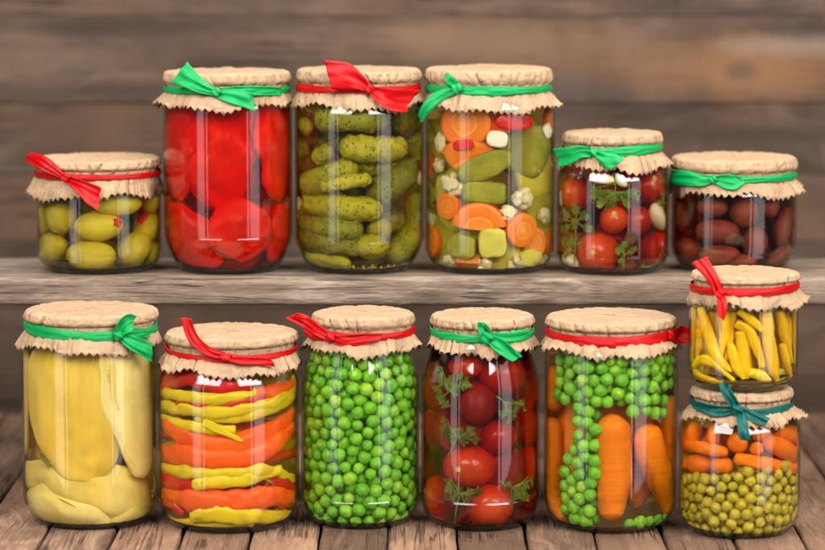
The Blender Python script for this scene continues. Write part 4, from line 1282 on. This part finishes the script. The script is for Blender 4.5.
# ------------------------------------------------------------------ F: brown olives
j = J['F']
FO = [(213, 333, 152, 90, 2, 'lying flat in the middle of its jar'), (345, 374, 126, 92, 84, 'standing upright in the middle'), (306, 262, 120, 104, 95, 'big, under the end of the green bow'),
      (436, 315, 152, 84, -80, 'long, leaning at the edge away from the tomatoes'), (196, 246, 106, 72, 4, 'under the frill below the bow'), (220, 420, 144, 74, -2, 'lying lowest behind the red ribbon tail'),
      (428, 424, 94, 72, -50, 'at the bottom, half hidden by the jar in front'), (94, 275, 128, 74, 88, 'upright at the edge nearest the tomatoes'), (396, 240, 86, 74, 80, 'under the frill beyond the ribbon'),
      (472, 352, 84, 46, 90, 'slim at the far edge'), (110, 395, 92, 74, 10, 'at the lower edge nearest the tomatoes'), (300, 455, 110, 60, 0, 'on the jar bottom behind the paper lid in front')]
fix = []
for (x, y, w, h, a, d) in FO:
    o = ell(j, 'brown_olive', x, y, w, h, a, V_BROWN, 'brown olive ' + d, 'olive', 'brown olives in the squat jar', seed=x, lump=(.0007, 55), depth=.0004)
    fix.append((o.location, j.m((w + h) / 4)))
for p in pack(j, 13, j.m(100) / 2, j.zfl, j.zf + .003, fix, rng=13):
    copy_item(o, p, rnd_rot(r5), 1.2, 'brown olive deep inside the squat jar, behind the front ones', 'brown olives behind the front ones', j=j)

# ------------------------------------------------------------------ L: yellow chillies
j = J['L']
LC = [([(118, 205), (145, 300), (172, 385), (226, 446)], [20, 24, 20, 4], 'long, running from the frill down past the ribbon tail', .0),
      ([(203, 215), (205, 300), (188, 388)], [19, 22, 9], 'hanging straight behind the ribbon tail', .002),
      ([(92, 205), (98, 310), (88, 408)], [16, 17, 8], 'straight at the jar edge nearest the carrots', .001),
      ([(250, 220), (296, 252), (342, 298)], [14, 18, 7], 'short, slanting under the frill', .0),
      ([(238, 266), (290, 296), (316, 360), (338, 432)], [15, 20, 18, 10], 'curved like a hook in the middle', .0015),
      ([(345, 215), (356, 330), (374, 430), (390, 480)], [24, 27, 20, 8], 'longest, upright beside the hooked one', .0),
      ([(262, 292), (268, 380), (282, 472)], [20, 25, 10], 'broad, standing inside the hooked one', .003),
      ([(396, 212), (412, 310), (440, 414)], [20, 23, 10], 'upright, second from the far edge', .001),
      ([(440, 212), (448, 310), (448, 420)], [18, 20, 9], 'upright at the far edge', .001),
      ([(88, 428), (120, 402), (165, 415), (238, 478)], [12, 19, 18, 5], 'bowed over the jar bottom', .0),
      ([(285, 446), (325, 458), (368, 478)], [16, 20, 6], 'short, lying on the jar bottom', .0),
      ([(222, 340), (240, 410), (272, 474)], [12, 17, 8], 'thin, slanting low in the middle', .001),
      ([(122, 290), (118, 340), (106, 396)], [16, 17, 8], 'short, behind the long one near the edge', .004),
      ([(236, 222), (224, 310), (210, 402)], [12, 15, 9], 'thin, greenish, deep behind the ribbon tail', .006),
      ([(404, 340), (416, 410), (432, 470)], [15, 18, 7], 'low at the far edge', .003),
      ([(96, 440), (130, 466), (190, 482)], [14, 15, 5], 'thin, lowest in the bottom corner', .001)]
for i, (pts, rad, d, dp) in enumerate(LC):
    o, info = pod(j, 'yellow_chilli', pts, rad, V_CHILI, 'yellow chilli ' + d, 'chilli', 'yellow chillies in the stacked jar', caps=('flat', 'tip'), n=40, m=24, depth=dp, lump=(.0010, 90), seed=i * 2.7, sect=lambda a, t, i=i: 1 + .05 * math.cos(3 * a + i))
for i, (x0, y0, x1, y1) in enumerate(((110, 215, 180, 440), (180, 215, 150, 450), (260, 215, 240, 460), (330, 215, 330, 460), (400, 215, 360, 450), (430, 230, 420, 440), (200, 230, 300, 450))):
    pod(j, 'yellow_chilli', [(x0, y0), ((x0 + x1) / 2 + 10, (y0 + y1) / 2), (x1, y1)], [28, 30, 10], V_CHILI, 'yellow chilli deep inside the stacked jar', 'chilli', 'yellow chillies behind the front ones', caps=('flat', 'tip'), depth=.010 + .004 * (i % 3), lump=(.001, 80), seed=i + .5)
# ------------------------------------------------------------------ G: pears
j = J['G']
GP = [([(150, 84), (148, 210), (172, 320), (216, 398)], [92, 98, 80, 44], .30, V_PEARY, 'big yellow pear half standing in the upper half of the jar', .003),
      ([(258, 84), (262, 190), (284, 300), (302, 396)], [62, 72, 56, 30], .32, V_PEAR, 'pale pear half standing at the edge nearest the peppers', .0),
      ([(40, 392), (130, 398), (230, 425), (328, 455)], [24, 42, 60, 54], .40, V_PEAR, 'pear half lying across the lower part of the jar', .004),
      ([(52, 432), (110, 462), (175, 486), (232, 498)], [40, 58, 50, 24], .40, V_PEAR, 'pear half lying lowest at the bottom front', .0),
      ([(66, 118), (60, 230), (62, 350)], [34, 42, 26], .4, V_PEAR, 'narrow pear slice upright along the outer edge', .004),
      ([(300, 470), (255, 488), (205, 498)], [34, 30, 16], .4, V_PEAR, 'small pear slice at the bottom edge nearest the peppers', .003)]
for i, (pts, rad, fl, m_, d, dp) in enumerate(GP):
    pod(j, 'pear_half', pts, rad, m_, d, 'pear', 'pear halves in the tall jar', caps=('ell' if i in (3,) else 'round', 'round'), flat=fl, n=64, m=48, lump=(.0026, 40), seed=i * 4.1, depth=dp, sect=lambda a, t, i=i: 1 + .07 * math.cos(4 * a + i * 2 + t * 2) + .04 * math.cos(7 * a + i + t * 3))
for i, (x, y, a) in enumerate(((110, 220, 85), (250, 240, 95), (180, 440, 10), (180, 160, 0), (180, 340, 20))):
    ell(j, 'pear_half', x, y, 230, 150, a, V_PEARY, 'pear half deep inside the tall jar', 'pear', 'pear halves behind the front ones', depth=.022, lump=(.002, 30), seed=i)
pod(j, 'dill_stalk', [(122, 440), (142, 450), (162, 460)], [1.6, 1.4, 1.2], V_DILL, 'thin dark dill stalk stuck on the lowest pear', 'dill', n=16, m=8, depth=-.0001)
pod(j, 'bay_leaf', [(80, 318), (98, 345), (104, 374)], [4, 17, 3], V_DILL, 'olive bay leaf in the gap above the lying pear', 'bay leaf', n=20, m=14, flat=.08, depth=.003, caps=('tip', 'tip'))
rs = random.Random(4)
for i in range(16):
    x = 165 + i * 7 + rs.uniform(-3, 3)
    ell(j, 'peppercorn', x, 497 + rs.uniform(-7, 5), 9 + rs.uniform(0, 4), 8, rs.uniform(0, 90), V_SPICE if i % 3 else V_SEED, 'small spice grain lying on the bottom of the pear jar', 'spice', 'spice grains under the pears', depth=rs.uniform(0, .004), n=10, m=10)

# ------------------------------------------------------------------ H: layered peppers
j = J['H']
def hp(pts, rad, m_, d, dp=.0, caps=('round', 'tip'), lump=(.0016, 85), **k):
    global hpn
    hpn += 1
    fl = .62
    return pod(j, 'long_pepper', pts, rad, m_, d, 'pepper', 'layered peppers in the tall jar', caps=caps, n=60, m=24, flat=fl, lump=lump, seed=hpn * 1.9, depth=dp, **k)[0]
hpn = 0
hp([(34, 186), (90, 172), (160, 186), (238, 192)], [15, 19, 19, 12], V_PRED, 'red long pepper, topmost under the frill')
hp([(30, 200), (90, 210), (170, 218), (244, 200)], [10, 14, 14, 9], V_PYEL, 'olive yellow pepper, second layer under the frill', .0005)
hp([(222, 208), (268, 205), (322, 186)], [16, 20, 14], V_PORA, 'orange pepper chunk at the top nearest the peas', .002)
hp([(70, 228), (130, 232), (200, 230), (262, 206)], [8, 10, 11, 14], V_PRED, 'thin dark red pepper, third layer', .002)
hp([(28, 228), (90, 242), (180, 246), (270, 228), (312, 205)], [9, 14, 15, 14, 8], V_PYEL, 'long yellow pepper under the thin red one', .0)
hp([(110, 262), (200, 258), (280, 236), (322, 200), (332, 165)], [8, 13, 14, 15, 10], V_PYEL, 'yellow pepper curving up along the edge nearest the peas', .001)
hp([(40, 258), (90, 276), (140, 282), (200, 288)], [10, 13, 13, 9], V_PYEL, 'yellow pepper halfway down, behind the small tip', .002)
hp([(128, 268), (160, 284), (218, 312)], [9, 10, 3], V_PYEL, 'small pointed yellow pepper lying on the orange ones', -.001)
hp([(30, 258), (80, 290), (150, 318), (230, 308), (334, 246)], [14, 22, 24, 24, 16], V_PORA, 'upper of the two broad orange peppers', .002)
hp([(28, 336), (100, 342), (190, 348), (270, 326), (336, 276)], [18, 24, 25, 23, 12], V_PORA, 'lower of the two broad orange peppers', .0)
hp([(28, 366), (90, 378), (170, 382), (260, 372), (336, 396)], [9, 14, 15, 13, 9], V_PYEL, 'yellow pepper just under the broad orange ones', .001)
hp([(104, 408), (160, 398), (230, 392), (300, 372)], [10, 17, 17, 10], V_PYEL, 'thick yellow pepper over the lower red one', .0)
hp([(32, 390), (70, 400), (116, 412)], [14, 19, 12], V_PRED, 'red pepper end at the edge nearest the pears', .002)
hp([(262, 408), (300, 400), (334, 416)], [10, 15, 12], V_PRED, 'red pepper end at the edge nearest the peas', .002)
hp([(290, 375), (312, 392), (334, 392)], [12, 13, 8], V_PYEL, 'short yellow pepper tip at the edge nearest the peas', .001)
hp([(34, 424), (100, 436), (190, 442), (270, 432), (336, 436)], [18, 25, 25, 25, 18], V_PORA, 'glossy red orange pepper near the bottom', .0, lump=(.0024, 110))
hp([(30, 450), (60, 444), (90, 470)], [10, 14, 9], V_PRED, 'red pepper bit in the lower corner nearest the pears', .003)
hp([(100, 478), (160, 468), (230, 474), (318, 468)], [12, 19, 19, 12], V_PYEL, 'knobbly yellow pepper lying lowest', .0, lump=(.0024, 120))
hp([(30, 470), (80, 486), (150, 492), (240, 492)], [8, 12, 11, 6], V_PYEL, 'thin yellow pepper on the jar bottom', .002)
pod(j, 'pepper_stalk', [(262, 395), (276, 400), (284, 412)], [3, 2.6, 2], V_STEM, 'dark stalk beside the red pepper end', 'stalk', n=12, m=8, depth=-.0008)
for i, (y, m_) in enumerate(((190, V_PYEL), (235, V_PYEL), (285, V_PORA), (340, V_PORA), (395, V_PRED), (450, V_PYEL), (215, V_PRED), (320, V_PYEL))):
    pod(j, 'long_pepper', [(40, y + 8), (180, y), (330, y + 6 * (-1) ** i)], [24, 32, 22], m_, ('yellow', 'orange', 'red')[(V_PYEL, V_PORA, V_PRED).index(m_)] + ' pepper hidden deep in the layered jar', 'pepper', 'peppers behind the front layers', depth=.016, lump=(.0015, 70), seed=i, n=40, m=24)

# ------------------------------------------------------------------ J: tomatoes
j = J['J']
JT = [(142, 240, 92, 92, 'dark red, in the middle between the parsley leaves', V_TOMD, None, .0),
      (128, 372, 110, 98, 'with a pale scar, at the front', V_TOMO, (101, 377), .0),
      (182, 310, 78, 78, 'just above the scarred one', V_TOM, None, .003),
      (232, 370, 86, 90, 'upright beside the scarred one', V_TOM, None, .001),
      (168, 456, 102, 92, 'lowest, at the front bottom', V_TOMO, None, .0),
      (70, 452, 98, 96, 'at the bottom next to the peas', V_TOMO, None, .001),
      (242, 288, 78, 84, 'at the edge nearest the carrots, mid height', V_TOM, None, .002),
      (248, 205, 90, 110, 'tall, at the upper edge nearest the carrots', V_TOM, None, .002),
      (192, 182, 92, 82, 'topmost, shining under the green ribbon', V_TOM, None, .003),
      (122, 162, 80, 52, 'under the frill below the ribbon', V_TOMO, None, .006),
      (62, 292, 82, 96, 'at the edge nearest the peas, mid height', V_TOM, None, .003),
      (52, 205, 72, 100, 'at the upper edge nearest the peas', V_TOM, None, .003),
      (258, 440, 66, 104, 'at the lower edge nearest the carrots', V_TOM, None, .003),
      (52, 370, 70, 90, 'dull, deep at the edge nearest the peas', V_TOMD, None, .007)]
fix = []
for (x, y, w, h, d, m_, sc, dp) in JT:
    o = ell(j, 'tomato', x, y, w * .86, h, 0, m_, 'tomato ' + d, 'tomato', 'large tomatoes in the tall jar', seed=x, depth=dp, lump=(.0006, 40), n=30, m=40)
    fix.append((o.location, j.m((w + h) / 4)))
    if sc: scar_disc(o, j, sc[0], sc[1], 7, V_SCAR)
for p in pack(j, 12, j.m(88) / 2, j.zfl, j.zf, fix, rng=21):
    copy_item(o, p, rnd_rot(r5), 1.1, 'tomato deep inside the tall jar', 'large tomatoes behind the front ones', j=j)
sprig(j, [(62, 232), (84, 215)], [(92, 190, 24, 70), (70, 196, 24, 140), (112, 200, 22, 20), (66, 222, 22, 200), (98, 216, 22, -30), (78, 240, 22, 250), (108, 184, 18, 50), (64, 180, 18, 110)], V_PARS, 'parsley tuft at the upper edge nearest the peas', seed=21)
sprig(j, [(182, 224), (198, 238), (204, 262)], [(204, 250, 22, -90), (222, 246, 22, 10), (194, 262, 20, 220), (216, 264, 20, -50), (234, 240, 16, 20)], V_PARS, 'parsley sprig beside the dark red tomato', seed=22)
sprig(j, [(84, 350), (92, 328), (102, 312)], [(104, 300, 24, 80), (82, 298, 22, 130), (128, 304, 24, 10), (116, 318, 22, -30), (140, 318, 18, -20), (88, 316, 22, 200), (76, 286, 18, 130)], V_PARS, 'parsley sprig above the scarred tomato', seed=23)
sprig(j, [(96, 498), (100, 455), (106, 432)], [(106, 424, 22, 80), (84, 420, 22, 140), (128, 428, 22, 10), (118, 440, 20, -30), (146, 424, 18, 20), (92, 436, 20, 200), (80, 406, 16, 120)], V_PARS, 'parsley sprig on a long stem at the bottom', seed=24)
sprig(j, [(190, 405), (215, 418)], [(232, 424, 22, 0), (244, 414, 22, 40), (222, 436, 22, 250), (242, 438, 20, -60), (206, 410, 16, 160), (254, 400, 18, 50)], V_PARS, 'parsley sprig at the lower edge nearest the carrots', seed=25, depth=.0006)

# ------------------------------------------------------------------ peas
def pea_mesh(seed):
    V, Fc = [], []
    n, m = 16, 22
    for i in range(n + 1):
        th = PI * i / n
        for k in range(m):
            f = 2 * PI * k / m
            d = Vector((math.sin(th) * math.cos(f), math.sin(th) * math.sin(f), math.cos(th)))
            s = 1 + .12 * noise.noise(d * 1.1 + Vector((seed * 4, 0, 0))) + .045 * noise.noise(d * 3. + Vector((seed, 3, 0))) - .06 * max(0, d.z - .85) * 6
            V.append(Vector((d.x * s, d.y * s * (1 + .03 * seed % .06), d.z * s * .97)))
    for i in range(n):
        for k in range(m):
            k2 = (k + 1) % m
            Fc.append((i * m + k, (i + 1) * m + k, (i + 1) * m + k2, i * m + k2))
    return V, Fc
PV = [pea_mesh(s + 1.) for s in range(4)]
def pea_data(mat):
    out = []
    for V, Fc in PV:
        me = bpy.data.meshes.new('pea'); me.from_pydata([tuple(v) for v in V], [], Fc)
        me.polygons.foreach_set('use_smooth', [True] * len(me.polygons)); me.materials.append(mat); out.append(me)
    return out
PM, CPM = pea_data(V_PEA), pea_data(V_CPEA)
ALL = []          # (visible gap, jar key, pos, radius)
def gap(j, p):
    ri = j.r_in(p[2]); dx = p[0] - j.X
    return p[1] - (j.Y - math.sqrt(max(0, ri * ri - dx * dx)))
# I: the whole jar
j = J['I']; r = j.m(27.5) / 2
top = j.zf + .005
n = int(.66 * PI * (j.R - .003) ** 2 * (top - j.zfl) / (4 / 3 * PI * r ** 3))
for p in pack(j, n, r, j.zfl - .001, top, rng=31, it=130): ALL.append((gap(j, p) / r, 'I', p, r))
NI = n
# K: carrots first
j = J['K']
KC = [([(176, 262), (176, 340), (174, 420), (172, 494)], [31, 36, 34, 21], 'biggest carrot, standing in the middle behind the glass', .0),
      ([(238, 285), (252, 350), (274, 420), (290, 472)], [29, 35, 32, 17], 'carrot leaning beside the biggest one', .0005),
      ([(282, 222), (290, 320), (296, 430)], [22, 28, 24], 'carrot upright at the edge nearest the stacked jars', .001),
      ([(62, 160), (60, 215), (62, 256)], [20, 25, 24], 'short carrot at the upper edge nearest the tomatoes', .001),
      ([(62, 268), (58, 360), (62, 440), (84, 498)], [24, 27, 27, 16], 'long carrot at the edge nearest the tomatoes', .002)]
fixk = []
def ringed(a, t): return 1 + .020 * min(0., noise.noise(Vector((t * 34, math.cos(a) * .5, math.sin(a) * .5))) + .12) + .014 * noise.noise(Vector((t * 9, math.cos(a), math.sin(a) + 5))) + .012 * math.sin(2 * a + t * 5)
for i, (pts, rad, d, dp) in enumerate(KC):
    o, (C, L) = pod(j, 'carrot', pts, rad, V_CARROT, d, 'carrot', 'carrots in the tall jar', caps=('round', 'round'), n=90, m=36, lump=(.0011, 50), seed=i * 2.9, depth=dp, sect=ringed)
    for q, c in enumerate(C[::6]):
        fixk.append((c, j.m(float(np.interp(q / 15, np.linspace(0, 1, len(rad)), rad)))))
for i, (x, a) in enumerate(((120, 88), (210, 94), (255, 86), (75, 92), (165, 90))):
    pod(j, 'carrot', [(x, 175), (x + 6, 330), (x, 490)], [42, 46, 30], V_CARROT, 'carrot deep inside the tall jar', 'carrot', 'carrots behind the front ones', n=50, m=28, depth=.024 + .004 * (i % 2), lump=(.001, 50), seed=i + 9., sect=ringed)
r = j.m(26.5) / 2
rk = random.Random(17)
REG = [(50, 138, 310, 238, 0), (92, 238, 140, 500, 0), (78, 350, 140, 500, 0), (190, 236, 300, 268, 0), (255, 150, 312, 225, 0), (118, 484, 295, 500, 0), (30, 140, 70, 180, 0),
       (55, 145, 305, 235, 1), (108, 250, 142, 490, 1), (90, 145, 290, 230, 2)]
kp = []
for (x0, y0, x1, y1, lay) in REG:
    for _ in range(4000):
        x, y = rk.uniform(x0, x1), rk.uniform(y0, y1)
        if y > 480 and 135 < x < 200: continue
        p = j.at(x, y, r, rk.uniform(0, .0016) + lay * r * 1.55)
        if all((p - q).length > r * 1.66 for q in kp) and all((p - f).length > (r + fr) * .74 for f, fr in fixk): kp.append(p)
for p in kp: ALL.append((gap(j, p) / r, 'K', tuple(p), r * rk.uniform(.94, 1.1)))
# M: baby carrots over olive peas
j = J['M']
fixm = []
MC = [([(52, 188), (94, 196)], [33, 33], 'round ended, under the frill nearest the carrots jar', .0, V_BABY), ([(124, 196), (154, 200)], [33, 33], 'glossy, seen end on under the frill', .001, V_BABY),
      ([(178, 222), (236, 222)], [32, 32], 'seen end on below the ribbon end', .0, V_BABY), ([(42, 222), (100, 236), (178, 252)], [18, 19, 16], 'lying long in the upper corner', -.0002, V_BABY),
      ([(244, 240), (282, 240)], [20, 20], 'small, seen end on beside the ribbon end', .0, V_BABY), ([(286, 214), (330, 236), (386, 266)], [24, 30, 26], 'thick, slanting down at the far edge', .001, V_BABY),
      ([(196, 268), (280, 284), (378, 304)], [17, 22, 17], 'longest, lying across the peas', .0, V_BABY), ([(66, 288), (132, 286)], [32, 32], 'round, sunk between the peas', .001, V_BABY),
      ([(130, 292), (194, 288)], [24, 24], 'short, lying on the peas in the middle', .001, V_BABY), ([(244, 190), (304, 194)], [24, 26], 'under the frill right behind the ribbon', .004, V_BABY),
      ([(312, 190), (376, 204)], [26, 26], 'under the frill at the far edge', .002, V_BABY), ([(378, 208), (388, 262)], [16, 16], 'upright at the far edge of the jar', .002, V_BABY),
      ([(44, 262), (60, 302)], [16, 16], 'small, at the edge over the peas', .003, V_BABY)]
for i, (pts, rad, d, dp, m_) in enumerate(MC):
    L = math.hypot(pts[-1][0] - pts[0][0], pts[-1][1] - pts[0][1])
    o, (C, _L) = pod(j, 'baby_carrot', pts, rad, m_, 'baby carrot ' + d, 'carrot', 'baby carrots in the small jar', caps=('ell', 'ell') if L < 2.3 * rad[0] else ('round', 'round'), n=40, m=28, lump=(.0007, 70), seed=i * 1.3, depth=dp)
    for c in C[::8]: fixm.append((c, j.m(rad[0])))
for i, (x, y) in enumerate(((100, 215), (200, 205), (310, 215), (150, 255), (270, 255))):
    ell(j, 'baby_carrot', x, y, 130, 70, i * 37, V_BABY, 'baby carrot deep inside the small jar', 'carrot', 'baby carrots behind the front ones', depth=.02)
r = j.m(34) / 2
top = j.at(200, 296, 0).z
n = int(.68 * PI * (j.R - .003) ** 2 * (top - j.zfl) / (4 / 3 * PI * r ** 3))
for p in pack(j, n, r, j.zfl - .001, top + r * .4, fixm, rng=37, it=130): ALL.append((gap(j, p) / r, 'M', p, r))

ALL.sort(key=lambda e: e[0])
rp = random.Random(2)
LBL = {'I': ('bright green pea in the tall jar packed with nothing but peas', 'peas in the tall pea jar'),
       'K': ('bright green pea among the whole carrots in the tall jar', 'peas among the carrots'),
       'M': ('olive green pea under the baby carrots in the small jar', 'peas under the baby carrots')}
NSHOW = 300
SV, SF, SM = [], [], []
for q, (g, key, p, r) in enumerate(ALL):
    sc = r * rp.choice((rp.uniform(.86, .98), rp.uniform(.97, 1.09), rp.uniform(1.0, 1.12)))
    if q < NSHOW:
        me = rp.choice(CPM if key == 'M' else PM)
        o = bpy.data.objects.new('pea', me); COL.objects.link(o)
        o.location = p; o.scale = (sc, sc, sc); o.rotation_euler = rnd_rot(rp)
        tag(o, LBL[key][0], 'pea', LBL[key][1])
    else:
        j = J[key]
        if g > 7.5 and math.hypot(p[0] - j.X, p[1] - j.Y) < j.R * .55: continue
        if g > 7.5 and p[1] > j.Y + j.R * .3 and key == 'I': continue
        V, Fc = PV[q % 4]
        M3 = Matrix.Rotation(rp.uniform(0, 6.28), 3, 'X') @ Matrix.Rotation(rp.uniform(0, 6.28), 3, 'Y')
        b = len(SV)
        for v in V: SV.append(tuple(Vector(p) + (M3 @ v) * sc))
        for f in Fc: SF.append(tuple(i + b for i in f))
        SM += [1 if key == 'M' else 0] * len(Fc)
o = mesh_obj('peas', SV, SF, V_PEA)
o.data.materials.append(V_CPEA)
o.data.polygons.foreach_set('material_index', SM)
tag(o, 'green peas further back in the three pea jars', 'peas', kind='stuff')
print('PEAS', len(ALL), NI, len(kp))
